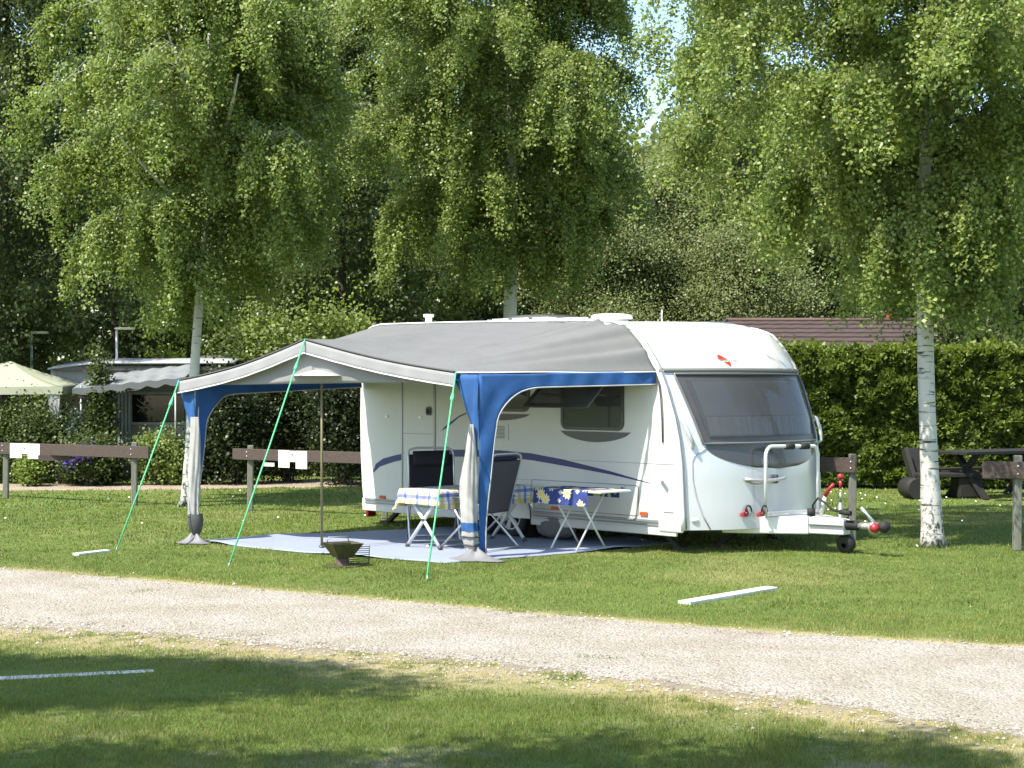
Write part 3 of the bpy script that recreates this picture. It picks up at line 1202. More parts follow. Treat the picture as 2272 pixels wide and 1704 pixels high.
    hb = cpart('roof_light', MB().box((2.45, .9, 2.615), (1.05, .92, .07)), M_WHITE, bevel=.02)
    cpart('dome', hk.grid(P), mat('smoked_dome', (.16, .165, .17), .15, coat=.5), hb)
    for a in (2.0, 2.35, 2.7):
        cpart('clip', MB().box((a, .43, 2.635), (.05, .02, .025)), M_GREY, hb)
    vt = MB().lathe([(.20, 0), (.20, .03), (.24, .035), (.25, .06), (.235, .085), (.15, .098), (.001, .10)], (3.85, .62, 2.565), 28)
    cpart('roof_vent', vt, M_WHITE)
    P = [[(4.25 + .45 * a, 1.35 + .7 * b, 2.535 + .05 * (1 - abs(2 * a - 1) ** 4) * (1 - abs(2 * b - 1) ** 4)) for a in np.linspace(0, 1, 13)] for b in np.linspace(0, 1, 13)]
    cpart('roof_light', MB().grid(P), mat('smoked_dome', (.16, .165, .17)))
    cpart('aerial', MB().tube([(3.3, 2.2, 2.58), (3.3, 2.2, 2.78)], .012, 6), M_ALU)

    # ---- running gear
    for side_v, vis in ((.13, True), (CW_ - .13, False)):
        wr_ = Matrix.Rotation(PI / 2, 4, 'X')
        c = (2.74, side_v, .27)
        ty = MB().lathe([(.175, -.085), (.235, -.095), (.262, -.08), (.27, -.05), (.27, .05), (.262, .08), (.235, .095), (.175, .085)], c, 40, wr_)
        wh = cpart('wheel', ty, M_BLACK)
        rim_ = MB()
        sgn = 1 if vis else -1
        for k in range(7):          # seven-spoke cover
            a0 = 2 * PI * k / 7
            for da, r0, r1, wd in ((0, .05, .165, .032),):
                d = Vector((math.cos(a0), 0, math.sin(a0)))
                e_ = Vector((-math.sin(a0), 0, math.cos(a0)))
                base = Vector(c) + Vector((0, -.088 * sgn, 0))
                vs_ = [base + d * r0 + e_ * wd * .75, base + d * r0 - e_ * wd * .75, base + d * r1 - e_ * wd * 1.15, base + d * r1 + e_ * wd * 1.15]
                vs_ += [p + Vector((0, .03 * sgn, 0)) for p in vs_]
                rim_.add(vs_, [(0, 1, 2, 3), (0, 4, 5, 1), (1, 5, 6, 2), (2, 6, 7, 3), (3, 7, 4, 0)])
        rim_.lathe([(.001, .095), (.05, .095), (.062, .088), (.064, .05)], c, 24, wr_ if vis else Matrix.Rotation(-PI / 2, 4, 'X'))
        rim_.lathe([(.155, .05), (.158, .09), (.178, .092), (.182, .07)], c, 40, wr_ if vis else Matrix.Rotation(-PI / 2, 4, 'X'))
        cpart('wheel_trim', rim_, mat('wheel_trim_silver', (.42, .43, .44), .35, metal=.4, var=.15), wh)
        cpart('wheel_disc', MB().lathe([(.001, .035), (.165, .035), (.17, .05)], c, 32, wr_ if vis else Matrix.Rotation(-PI / 2, 4, 'X')), M_CHASSIS, wh)
    cpart('wheel_arch', MB().lathe([(.395, -.02), (.395, .28), (.001, .28)], (2.74, .0, .27), 32, Matrix.Rotation(-PI / 2, 4, 'X')), M_CHASSIS)
    ch = MB()
    for v in (.55, CW_ - .55):
        ch.beam((.3, v, .20), (4.9, v, .20), .06, .10)
    ch.tube([(2.74, .3, .27), (2.74, CW_ - .3, .27)], .05, 10)
    cpart('chassis', ch, M_CHASSIS)
    for a, v, s_ in ((.45, .35, -1), (.45, CW_ - .35, -1), (4.75, .40, 1), (4.75, CW_ - .40, 1), (5.45, 1.0, -1)):
        lg = MB()
        lg.beam((a, v, .235), (a + s_ * .30, v, .02), .06, .045)
        lg.box((a + s_ * .33, v, .015), (.16, .12, .03))
        cpart('steady_leg', lg, M_CHASSIS)
    tl = cpart('tail_light', MB().box((.04, .14, .17), (.05, .15, .16)), M_REDLENS, bevel=.02)
    cpart('bumper', MB().box((.0, CW_ / 2, .28), (.10, CW_ - .1, .15)), M_SIDE, bevel=.03)
    cpart('lamp_bracket', MB().beam((.25, .1, .22), (-.02, .12, .245), .03, .03), M_CHASSIS)

    # ---- drawbar, cover, coupling, jockey wheel
    cv_ = CW_ / 2
    db = MB()
    for s_ in (-1, 1):
        db.beam((5.0, cv_ + s_ * .45, .26), (6.45, cv_ + s_ * .05, .30), .06, .11)
    dbo = cpart('drawbar', db, M_STEEL)
    bx = MB()
    z0, z1 = .20, .40
    pl = [(5.50, cv_ - .70), (6.27, cv_ - .17), (6.27, cv_ + .17), (5.50, cv_ + .70)]
    vs_ = [(a, b, z0) for a, b in pl] + [(a, b, z1 - .012 * (a - 5.4)) for a, b in pl]
    bx.add(vs_, [(3, 2, 1, 0), (4, 5, 6, 7), (0, 1, 5, 4), (1, 2, 6, 5), (2, 3, 7, 6), (3, 0, 4, 7)])
    cpart('drawbar_cover', bx, M_WHITE, dbo, bevel=.015)
    cp = MB()
    pl = [(6.275, cv_ - .16), (6.66, cv_ - .07), (6.66, cv_ + .07), (6.275, cv_ + .16)]
    vs_ = [(a, b, .21) for a, b in pl] + [(a, b, .40 - .10 * max(0, (a - 6.4))) for a, b in pl]
    cp.add(vs_, [(3, 2, 1, 0), (4, 5, 6, 7), (0, 1, 5, 4), (1, 2, 6, 5), (2, 3, 7, 6), (3, 0, 4, 7)])
    cpo = cpart('coupling', cp, mat('overrun_cover', (.60, .60, .61), .4, var=.1), dbo, bevel=.012)
    cpart('seam', MB().box((6.47, cv_ - .1275, .31), (.385, .03, .008), Matrix.Rotation(.2294, 4, 'Z')), M_GREY, cpo)
    be = MB()
    pr = [(.045, 0)]
    for i in range(6):
        pr += [(.055, .012 + i * .026), (.04, .025 + i * .026)]
    be.lathe(pr, (6.655, cv_, .315), 16, Matrix.Rotation(PI / 2, 4, 'Y'))
    cpart('bellows', be, M_BLACK, cpo)
    hd = MB().tube([(6.81, cv_, .315), (6.95, cv_, .32)], .035, 10)
    hd.lathe([(.001, -.06), (.05, -.055), (.062, 0), (.05, .055), (.001, .06)], (6.99, cv_, .305), 16)
    cpart('hitch_head', hd, mat('bright_zinc', (.6, .6, .6), .3, metal=.7), cpo)
    rb = MB().lathe([(.001, -.055), (.04, -.05), (.055, 0), (.04, .05), (.001, .055)], (7.04, cv_ - .05, .31), 16, Matrix.Rotation(PI / 2, 4, 'X'))
    cpart('soft_dock', rb, M_RED, cpo)
    cpart('end_knob', MB().lathe([(.001, -.065), (.05, -.055), (.068, 0), (.05, .055), (.001, .065)], (7.12, cv_, .325), 16, Matrix.Rotation(PI / 2, 4, 'X')), M_BLACK, cpo)
    cpart('hitch_lever', MB().tube([(7.0, cv_, .36), (6.93, cv_ - .02, .44), (6.86, cv_ - .04, .52)], [.018, .016, .022], 8), mat('bright_zinc', (.6, .6, .6)), cpo)
    hb2 = MB().tube([(6.36, cv_ - .06, .40), (6.42, cv_ - .06, .62)], .022, 8)
    hbo = cpart('handbrake', hb2, mat('overrun_cover', (.6, .6, .61)), dbo)
    cpart('grip', MB().tube([(6.42, cv_ - .06, .62), (6.47, cv_ - .06, .70), (6.53, cv_ - .06, .755)], [.024, .022, .018], 8), M_RED, hbo)
    cpart('winder_knob', MB().tube([(6.53, cv_ + .07, .70), (6.53, cv_ + .07, .79)], .018, 8).lathe([(.001, -.035), (.03, -.025), (.038, 0), (.03, .025), (.001, .035)], (6.53, cv_ + .07, .83), 12), M_RED, hbo)
    jw = cpart('jockey_wheel', MB().tube([(6.53, cv_ + .07, .10), (6.53, cv_ + .07, .55)], .028, 10).tube([(6.53, cv_ + .07, .55), (6.53, cv_ + .07, .66)], .014, 8), M_STEEL, dbo)
    cpart('tyre', MB().lathe([(.03, -.05), (.085, -.055), (.10, -.04), (.105, 0), (.10, .04), (.085, .055), (.03, .05)], (6.60, cv_ + .07, .105), 24, Matrix.Rotation(PI / 2 + .35, 4, 'X')), M_BLACK, dbo)
    cb = MB().tube([(6.30, cv_ - .12, .41), (6.30, cv_ - .12, .52), (6.38, cv_ - .14, .60), (6.46, cv_ - .14, .56), (6.56, cv_ - .10, .47), (6.66, cv_ - .08, .46)], .012, 8)
    cb.tube([(6.62, cv_ - .08, .46), (6.76, cv_ - .08, .45)], .028, 8).tube([(6.28, cv_ - .12, .40), (6.28, cv_ - .12, .48)], .045, 10)
    cpart('light_cable', cb, M_BLACK, dbo)

    # ---- cycle carrier on the drawbar
    u0, va, vb, zt = 5.93, .80, 1.50, 1.155
    r = .11
    pts = [(u0, va, .40), (u0, va, zt - r)]
    for i in range(1, 6):
        a = PI - i * PI / 10
        pts.append((u0 + .0, va + r + r * math.cos(a), zt - r + r * math.sin(a)))
    for i in range(1, 7):
        a = PI / 2 - i * PI / 12
        pts.append((u0 + .20, vb - r + r * math.cos(a), zt - r + r * math.sin(a)))
    pts.append((u0 + .20, vb, .40))
    rk = cpart('cycle_carrier', MB().tube(pts, .02, 10), M_WTUBE)
    for t in (.42, .78):
        a, b = Vector(pts[6]), Vector(pts[7])
        cpart('foam_pad', MB().tube([a.lerp(b, t - .10), a.lerp(b, t + .10)], .036, 10), M_BLACK, rk)
    tr = MB().beam((5.93, .80, .43), (6.14, 1.52, .43), .10, .025)
    cpart('wheel_tray', tr, M_ALU, rk)
    for k in (0, .22):
        a = Vector((5.76 + k * .6, .62 + k * .5, .425))
        sb = cpart('strap', MB().tube([a + Vector((.03, -.05, 0)), a + Vector((.05, 0, .05)), a + Vector((.03, .05, 0))], .013, 8).box(a + Vector((.04, -.03, -.01)), (.045, .085, .035)), M_RED, rk)
        cpart('strap_loop', MB().tube([a + Vector((.05 + .0 * i, .03 + .055 * math.cos(PI * i / 8), .02 + .07 * math.sin(PI * i / 8))) for i in range(9)], .009, 6), M_BLACK, rk)


build_caravan()
# ------------------------------------------------------------------ awning
AW = thing('awning', 'grey porch awning with gabled front and blue side walls on the caravan', 'awning', (CR[0], CR[1], 0), -CA)


def UV3(x, y, z):
    u, v = cl(x, y)
    return Vector((u, v, z))


def build_awning():
    CLc, PK, CRc = UV3(-3.86, 18.85, 1.885), UV3(-2.29, 18.0, 2.335), UV3(-.585, 17.05, 1.965)
    PL, PR = UV3(-3.66, 18.78, 0), UV3(-.345, 16.96, 0)

    def front(s):
        if s < .45:
            t = s / .45
            p = CLc.lerp(PK, t)
            p.z -= .055 * math.sin(PI * t)
        else:
            t = (s - .45) / .55
            p = PK.lerp(CRc, t)
            p.z -= .035 * math.sin(PI * t)
        return p
    rail = [(.05, 1.97), (.05, 2.2), (.10, 2.44), (.24, 2.57), (.45, 2.60), (1.2, 2.597), (2.0, 2.588), (3.0, 2.572), (3.8, 2.557), (4.2, 2.548), (4.45, 2.525), (4.70, 2.455), (4.86, 2.30), (5.0, 2.10), (5.075, 1.985)]
    seg = [0]
    for a, b in zip(rail, rail[1:]):
        seg.append(seg[-1] + math.hypot(b[0] - a[0], b[1] - a[1]))
    tot = seg[-1]

    def back(s):
        # slower at the ends so that the fabric fans out over the curved corners
        q = s * tot
        return Vector((float(np.interp(q, seg, [r[0] for r in rail])), -.03, float(np.interp(q, seg, [r[1] for r in rail]))))
    ns, nt = 220, 40
    P = []
    for j in range(nt + 1):
        t = j / nt
        row = []
        for i in range(ns + 1):
            s = i / ns
            p = front(s).lerp(back(s), t)
            # sag of the cloth, and tension folds running to the curved front corner
            sag = -.06 * math.sin(PI * t) * math.sin(PI * s)
            f = max(0, min(1, (s - .62) / .2)) * t ** 1.1 * (1 - .25 * t)
            fold = (math.sin(s * 92 + 1.1 * math.sin(s * 31) + t * 2.0) * .034 + .016 * math.sin(s * 171 + 1)) * f
            g = math.sin(PI * t) * (.010 * math.sin(s * 38 + t * 3) * max(0, 1 - abs(s - .5) / .3) + .012 * math.sin(s * 60) * max(0, 1 - abs(s - .2) / .2))
            tiny = .006 * math.sin(t * 9 + s * 23) * math.sin(PI * t)
            p = p + Vector((0, -.5, .8)) * (fold + g + tiny) + Vector((0, 0, sag))
            row.append(p)
        P.append(row)
    cpart('canopy', MB().grid(P), M_AWN, AW, solid=.004)
    ed = [front(i / 60) for i in range(61)]
    cpart('gable_edge', MB().tube([p + Vector((0, -.008, .002)) for p in ed], .011, 6), mat('dark_edge_tape', (.06, .06, .06), .7), AW)
    sd_ = [back(i / 80) + Vector((0, -.01, .012)) for i in range(81)]
    cpart('rail_piping', MB().tube(sd_, .010, 6), M_PIPE, AW)
    e1 = [P[j][-1] + Vector((0, -.005, -.005)) for j in range(nt + 1)]
    cpart('side_piping', MB().tube(e1, .008, 6), M_PIPE, AW)
    # front valance
    V = []
    nn = (CRc - CLc).cross(Vector((0, 0, 1))).normalized()
    if nn.y > 0:
        nn = -nn
    for k in range(5):
        row = []
        for i in range(121):
            s = i / 120
            p = front(s) + nn * (.015 + .02 * k / 4 + .006 * k / 4 * math.sin(s * 70))
            row.append(p + Vector((0, 0, -.015 - .135 * k / 4)))
        V.append(row)
    va = cpart('front_valance', MB().grid(V), M_AWN2, AW, solid=.003)
    cpart('valance_piping', MB().tube(V[-1], .008, 6), M_PIPE, va)
    # gable panel, straight lower edge
    G_ = []
    lo0, lo1 = CLc + Vector((.16, .16, -.06)), CRc + Vector((-.06, .1, -.10))
    for k in range(9):
        row = []
        for i in range(61):
            s = i / 60
            a = front(s) + Vector((0, .05, -.03))
            b = lo0.lerp(lo1, s)
            b = Vector((a.x, a.y, min(a.z, b.z)))
            row.append(a.lerp(b, k / 8) + Vector((0, .01 * math.sin(k * .9 + s * 12), 0)))
        G_.append(row)
    cpart('gable_panel', MB().grid(G_), fabric('gable_fabric', (.36, .365, .36), .28, var=.15), AW, solid=.003)

    # side walls: fabric arch rolled open
    def wall(name, p0, p1, ztop0, ztop1, depth, foot, pole_w):
        """wall from front pole p0 to caravan p1 with arch cut; foot = height where arch meets the pole"""
        d = (p1 - p0)
        d.z = 0
        Lw = d.length
        d.normalize()
        nrm = Vector((d.y, -d.x, 0))
        out, inn = [], []
        N_ = 60
        # inner arch curve parametrised from foot of pole to caravan
        arch = []
        R_ = .42
        for i in range(14):
            t = i / 13
            arch.append((pole_w * (.35 + .65 * t ** 1.5), foot + (ztop0 - depth - R_ - foot) * t))
        for i in range(1, 11):
            a = i / 10 * PI / 2
            arch.append((pole_w + R_ * 1.25 * (1 - math.cos(a)), ztop0 - depth - R_ + R_ * math.sin(a)))
        x0 = arch[-1][0]
        for i in range(1, 20):
            t = i / 19
            arch.append((x0 + (Lw - x0) * t, ztop0 - depth + (ztop1 - ztop0) * t))
        G2 = []
        n = len(arch)
        for k in range(9):
            row = []
            for i, (ax, az) in enumerate(arch):
                # outer boundary: up the pole then along the eave
                f = i / (n - 1)
                if i < 14:
                    ox, oz = 0., az
                    if i > 9:
                        oz = az
                elif i < 24:
                    t = (i - 13) / 10
                    if t < .5:
                        ox, oz = 0., arch[13][1] + (ztop0 - arch[13][1]) * t * 2
                    else:
                        ox, oz = arch[23][0] * (t - .5) * 2, ztop0
                else:
                    ox, oz = ax, ztop0 + (ztop1 - ztop0) * (ax / Lw)
                q = k / 8
                x, z = ax + (ox - ax) * q, az + (oz - az) * q
                w_ = .012 * math.sin(x * 9 + z * 7) + .008 * math.sin(x * 23 - z * 11)
                row.append(p0 + d * x + nrm * w_ + Vector((0, 0, z - p0.z)))
            G2.append(row)
        o = cpart(name, MB().grid(G2), M_BLUE, AW, solid=.003)
        cpart('arch_piping', MB().tube(G2[0], .008, 6), mat('grey_piping', (.42, .42, .42), .6), o)
        return o
    # right wall and left wall
    pr0 = Vector((PR.x, PR.y, 0))
    wall('side_wall', pr0, Vector((5.06, -.03, 0)), 1.945, 1.975, .14, .06, .20)
    pl0 = Vector((PL.x, PL.y, 0))
    wall('side_wall', pl0, Vector((.05, -.03, 0)), 1.875, 1.95, .15, .45, .17)
    # front arch corners (blue)
    dfr = (PR - PL).normalized()

    def corner(p, sgn, w0, ztop, zlow):
        G3 = []
        for k in range(9):
            row = []
            for i in range(15):
                t = i / 14
                z = ztop + (zlow - ztop) * t
                wd = w0 * (1 - t) ** 1.7 + .03
                row.append(p + dfr * sgn * wd * k / 8 + Vector((0, -.01 + .008 * math.sin(z * 14 + k), z)))
            G3.append(row)
        return cpart('front_corner', MB().grid(G3), M_BLUE, AW, solid=.003)
    corner(pl0, -1, .26, 1.88, 1.05)
    corner(pr0, -1, .30, 1.94, 1.10)
    # poles
    for p, zt in ((PL, 1.90), (PR, 1.93)):
        po = cpart('pole', MB().tube([p + Vector((-.03, .05, .0)), p + Vector((-.03, .05, zt))], .016, 10), M_STEEL, AW)
        cpart('pole_foot', MB().lathe([(.001, .012), (.05, .010), (.055, 0)], p + Vector((.03, .03, 0)), 12), M_GREY, po)
    rg = MB().tube([P[j][int(ns * .45)] + Vector((0, .02, -.045)) for j in range(0, nt, 3)], .014, 8)
    rg.tube([CLc + Vector((.15, .12, -.03)), PK + Vector((0, .04, -.03)), CRc + Vector((-.05, .1, -.03))], .014, 8)
    cpart('roof_pole', rg, M_STEEL, AW)

    # front panels rolled and tied to the poles
    def roll(p, z0, z1, wtop, wmid, seed, hem):
        rnd = random.Random(seed)
        rows = []
        n, m_ = 46, 26
        for k in range(n + 1):
            t = k / n
            z = z1 + (z0 - z1) * t
            w = wtop + (wmid - wtop) * min(1, t * 2.2)
            w *= 1 - .55 * max(0, (t - .86) / .14) ** 1.5
            dx = (.02 * math.sin(t * 5 + seed) + (.012 * t))
            row = []
            for j in range(m_ + 1):
                a = 2 * PI * j / m_
                rr = w * (1 + .20 * math.sin(3 * a + seed + t * 3) + .14 * math.sin(7 * a - t * 5) + .07 * math.sin(13 * a + t * 9) + .05 * math.sin(t * 60 + 2 * a) * (1 if t > .6 else .3))
                row.append(p + dfr * (rr * math.cos(a) * 1.15 + dx) + Vector((0, 0, z)) + nn * (rr * .7 * math.sin(a) + .05))
            rows.append(row)
        o = cpart('rolled_panel', MB().grid(rows), M_ROLL, AW)
        if hem:
            kz = int(n * hem)
            P2 = [[q + (q - (p + Vector((0, 0, q.z)))) * .05 for q in rows[k]] for k in range(kz, kz + 4)]
            cpart('hem', MB().grid(P2), M_BLUE if seed == 2 else M_GREY, o)
        for tz in (.88, .95):
            kz = int(n * tz)
            ring_ = [q + (q - (p + Vector((0, 0, q.z)))) * .10 for q in rows[kz][:-1]]
            cpart('tie_band', MB().tube(ring_, .009, 5, closed=True), M_GREY, o)
        return o
    roll(pl0 + dfr * .01, .14, 1.46, .045, .062, 1, 0)
    roll(pr0 - dfr * .085, .07, 1.42, .022, .078, 2, .78)
    # lower cuffs and mud flaps lying on the ground
    cu = []
    for k in range(10):
        t = k / 9
        w = .088 + .03 * math.sin(PI * t) - .05 * t
        cu.append([pl0 + dfr * (.03 + w * math.cos(2 * PI * j / 20)) + nn * (.04 + w * .8 * math.sin(2 * PI * j / 20)) + Vector((0, 0, .34 - .26 * t)) for j in range(21)])
    cpart('dark_cuff', MB().grid(cu), mat('dark_cuff_vinyl', (.075, .077, .08), .6, var=.3, bump=.4, bscale=9), AW)

    def flap(p, a, b, h):
        rows = []
        for k in range(9):
            t = k / 8
            row = []
            for j in range(25):
                an = 2 * PI * j / 24
                r = .05 + t * (1 + .18 * math.sin(3 * an + 1) + .1 * math.sin(5 * an))
                row.append(p + dfr * (r * a * math.cos(an)) + nn * (r * b * math.sin(an)) + Vector((0, 0, .012 + h * (1 - t) ** 1.6 * (1 + .2 * math.sin(4 * an)))))
            rows.append(row)
        return cpart('mud_flap', MB().grid(rows), M_FLAP, AW)
    flap(pl0 + dfr * .02 + nn * .05, .20, .16, .13)
    flap(pr0 - dfr * .02 + nn * .05, .30, .22, .12)
    # green guy ropes with tensioners
    for top, gx, gy in ((CLc + nn * .01, 257, 1224), (PK + nn * .01, 506, 1260), (CRc + nn * .01, 946, 1289)):
        g = UV3(*spot(gx, gy), 0)
        rp = cpart('guy_rope', MB().tube([top, top.lerp(g, .5) + Vector((0, 0, -.012)), g], .009, 6), M_ROPE, AW)
        k = top.lerp(g, .11)
        cpart('tensioner', MB().tube([k, k + (g - top).normalized() * .06 + Vector((.0, 0, -.02)), k + (g - top).normalized() * .11], [.012, .026, .012], 6), M_ROPE, rp)
        cpart('peg', MB().tube([g + Vector((0, 0, -.02)), g + Vector((.01, .01, .05))], .007, 6), M_STEEL, rp)


build_awning()

# ------------------------------------------------------------------ groundsheet
def build_sheet():
    poly = GSHEET
    cx = sum(p[0] for p in poly) / len(poly)
    cyy = sum(p[1] for p in poly) / len(poly)
    edge = []
    for i, p in enumerate(poly):
        q = poly[(i + 1) % len(poly)]
        k = max(2, int(math.hypot(q[0] - p[0], q[1] - p[1]) / .06))
        for j in range(k):
            t = j / k
            edge.append((p[0] + (q[0] - p[0]) * t, p[1] + (q[1] - p[1]) * t))
    n = len(edge)
    # ripples of the sheet over the uneven lawn
    rows = []
    for r in np.linspace(0.0, 1, 60):
        row = []
        for i in range(n + 1):
            e = edge[i % n]
            u, v = cx + (e[0] - cx) * r, cyy + (e[1] - cyy) * r
            w_ = .5 + .5 * math.sin(u * 5.1 + 1.3 * math.sin(v * 2.2)) * math.sin(v * 3.7 + u)
            z = .012 + .010 * w_
            if r > .8:
                q = (r - .8) / .2
                z += .028 * q * max(0, math.sin(i * .16 + 1.5 * math.sin(i * .05))) ** 2
            if r > .985:
                z = max(.004, z - .012)
            row.append((u, v, z))
        rows.append(row)
    o = MB().grid(rows).build('groundsheet', mat('pale_blue_groundsheet', (.27, .31, .405), .75, var=.10, vscale=3, bump=.25, bscale=30), solid=.004)
    o.location = (CR[0], CR[1], 0)
    o.rotation_euler = (0, 0, -CA)
    tag(o, 'pale lavender blue groundsheet spread on the lawn under the awning', 'groundsheet')


build_sheet()
FZ = .026   # top of the sheet


def check_mat():
    m = bpy.data.materials.new('checked_cloth')
    N, L = nodes_of(m)
    b = N['Principled BSDF']
    b.inputs['Roughness'].default_value = .85
    b.inputs['Specular IOR Level'].default_value = .2
    uvn = N.new('ShaderNodeUVMap')
    sp = N.new('ShaderNodeSeparateXYZ')
    L.new(uvn.outputs[0], sp.inputs[0])

    def band(sock, period, lo, hi, off=0):
        a = N.new('ShaderNodeMath')
        a.operation = 'ADD'
        a.inputs[1].default_value = off + 40
        L.new(sock, a.inputs[0])
        d = N.new('ShaderNodeMath')
        d.operation = 'MODULO'
        d.inputs[1].default_value = period
        L.new(a.outputs[0], d.inputs[0])
        g = N.new('ShaderNodeMath')
        g.operation = 'GREATER_THAN'
        g.inputs[1].default_value = lo
        L.new(d.outputs[0], g.inputs[0])
        l2 = N.new('ShaderNodeMath')
        l2.operation = 'LESS_THAN'
        l2.inputs[1].default_value = hi
        L.new(d.outputs[0], l2.inputs[0])
        x = N.new('ShaderNodeMath')
        x.operation = 'MULTIPLY'
        L.new(g.outputs[0], x.inputs[0])
        L.new(l2.outputs[0], x.inputs[1])
        return x.outputs[0]
    col = None
    prev = (.74, .74, .70)
    for sock, per, lo, hi, off, c, f in ((sp.outputs[0], .20, .0, .055, 0, (.55, .47, .08), .7), (sp.outputs[1], .20, .0, .055, 0, (.55, .47, .08), .7), (sp.outputs[0], .20, .09, .13, 0, (.05, .09, .45), .7), (sp.outputs[1], .20, .10, .14, 0, (.05, .09, .45), .7), (sp.outputs[0], .10, .0, .008, .03, (.15, .2, .5), .5)):
        mx = N.new('ShaderNodeMix')
        mx.data_type = 'RGBA'
        ml = N.new('ShaderNodeMath')
        ml.operation = 'MULTIPLY'
        ml.inputs[1].default_value = f
        L.new(band(sock, per, lo, hi, off), ml.inputs[0])
        L.new(ml.outputs[0], mx.inputs[0])
        if col is None:
            mx.inputs[6].default_value = (*prev, 1)
        else:
            L.new(col, mx.inputs[6])
        mx.inputs[7].default_value = (*c, 1)
        col = mx.outputs[2]
    L.new(col, b.inputs['Base Color'])
    return m


def floral_mat():
    m = bpy.data.materials.new('floral_cloth')
    N, L = nodes_of(m)
    b = N['Principled BSDF']
    b.inputs['Roughness'].default_value = .7
    uvn = N.new('ShaderNodeUVMap')

    def mth(op, a, c=None):
        x = N.new('ShaderNodeMath')
        x.operation = op
        for i, k in enumerate((a, c)):
            if k is None:
                continue
            if isinstance(k, (int, float)):
                x.inputs[i].default_value = k
            else:
                L.new(k, x.inputs[i])
        return x.outputs[0]

    def flowers(scale, R, petals, seed):
        mp = N.new('ShaderNodeMapping')
        mp.inputs['Location'].default_value = (seed, seed * .7, 0)
        L.new(uvn.outputs[0], mp.inputs[0])
        vo = N.new('ShaderNodeTexVoronoi')
        vo.voronoi_dimensions = '2D'
        vo.inputs['Scale'].default_value = scale
        vo.inputs['Randomness'].default_value = .8
        L.new(mp.outputs[0], vo.inputs['Vector'])
        sb = N.new('ShaderNodeVectorMath')
        sb.operation = 'SUBTRACT'
        L.new(mp.outputs[0], sb.inputs[0])
        L.new(vo.outputs['Position'], sb.inputs[1])
        sx = N.new('ShaderNodeSeparateXYZ')
        L.new(sb.outputs[0], sx.inputs[0])
        an = mth('ARCTAN2', sx.outputs[1], sx.outputs[0])
        ln = N.new('ShaderNodeVectorMath')
        ln.operation = 'LENGTH'
        L.new(sb.outputs[0], ln.inputs[0])
        d = ln.outputs['Value']
        pet = mth('ABSOLUTE', mth('COSINE', mth('MULTIPLY', an, petals)))
        rad = mth('ADD', R * .5, mth('MULTIPLY', pet, R * .5))
        return mth('LESS_THAN', d, rad), mth('LESS_THAN', d, R * .28)
    col = (.028, .045, .20)
    for f, c, ctr in ((flowers(4.4, .070, 5, 0.3), (.70, .64, .30), (.75, .55, .08)), (flowers(7, .028, 2, 1.7), (.62, .62, .45), (.45, .5, .2))):
        for fac, cc in ((f[0], c), (f[1], ctr)):
            mx = N.new('ShaderNodeMix')
            mx.data_type = 'RGBA'
            L.new(fac, mx.inputs[0])
            if isinstance(col, tuple):
                mx.inputs[6].default_value = (*col, 1)
            else:
                L.new(col, mx.inputs[6])
            mx.inputs[7].default_value = (*cc, 1)
            col = mx.outputs[2]
    L.new(col, b.inputs['Base Color'])
    return m


def cloth_over(lx, ly, x0, x1, y0, y1, zt, drops, wave, seed, n=64):
    """cloth over a table top rectangle; drops = (x-,x+,y-,y+) overhang; returns MB and uv"""
    dxm, dxp, dym, dyp = drops
    xs = np.concatenate([np.linspace(x0 - dxm, x0, 9)[:-1] if dxm else [], np.linspace(x0, x1, 40), np.linspace(x1, x1 + dxp, 9)[1:] if dxp else []])
    ys = np.concatenate([np.linspace(y0 - dym, y0, 9)[:-1] if dym else [], np.linspace(y0, y1, 30), np.linspace(y1, y1 + dyp, 9)[1:] if dyp else []])
    P, uv = [], []
    for y in ys:
        row = []
        for x in xs:
            ox = max(0, x0 - x) + max(0, x - x1)
            oy = max(0, y0 - y) + max(0, y - y1)
            sx = -1 if x < x0 else 1
            sy = -1 if y < y0 else 1
            px, py = min(max(x, x0), x1), min(max(y, y0), y1)
            drop = math.hypot(ox, oy) if ox and oy else max(ox, oy)
            wv = wave * (drop / max(max(drops), .01)) * (math.sin(x * 19 + seed) + math.sin(y * 23 + seed * 2) + .6 * math.sin((x + y) * 41))
            if ox:
                px += sx * (.008 + abs(wv) * .9 + .05 * oy)
            if oy:
                py += sy * (.008 + abs(wv) * .9 + .05 * ox)
            z = zt - drop * (1 if not (ox and oy) else .98)
            row.append((px, py, z))
            uv.append((float(x), float(y)))
        P.append(row)
    return MB().grid(P), uv


# ------------------------------------------------------------------ camping table with checked cloth
def xleg(mb, p0, p1, zt, r=.016):
    """crossed legs in the vertical plane p0-p1"""
    p0, p1 = Vector((*p0, 0)), Vector((*p1, 0))
    for a, b in ((p0, p1), (p1, p0)):
        d = (b - a).normalized()
        mb.tube([a + d * .0, b + Vector((0, 0, zt)) - d * .06], r, 8)


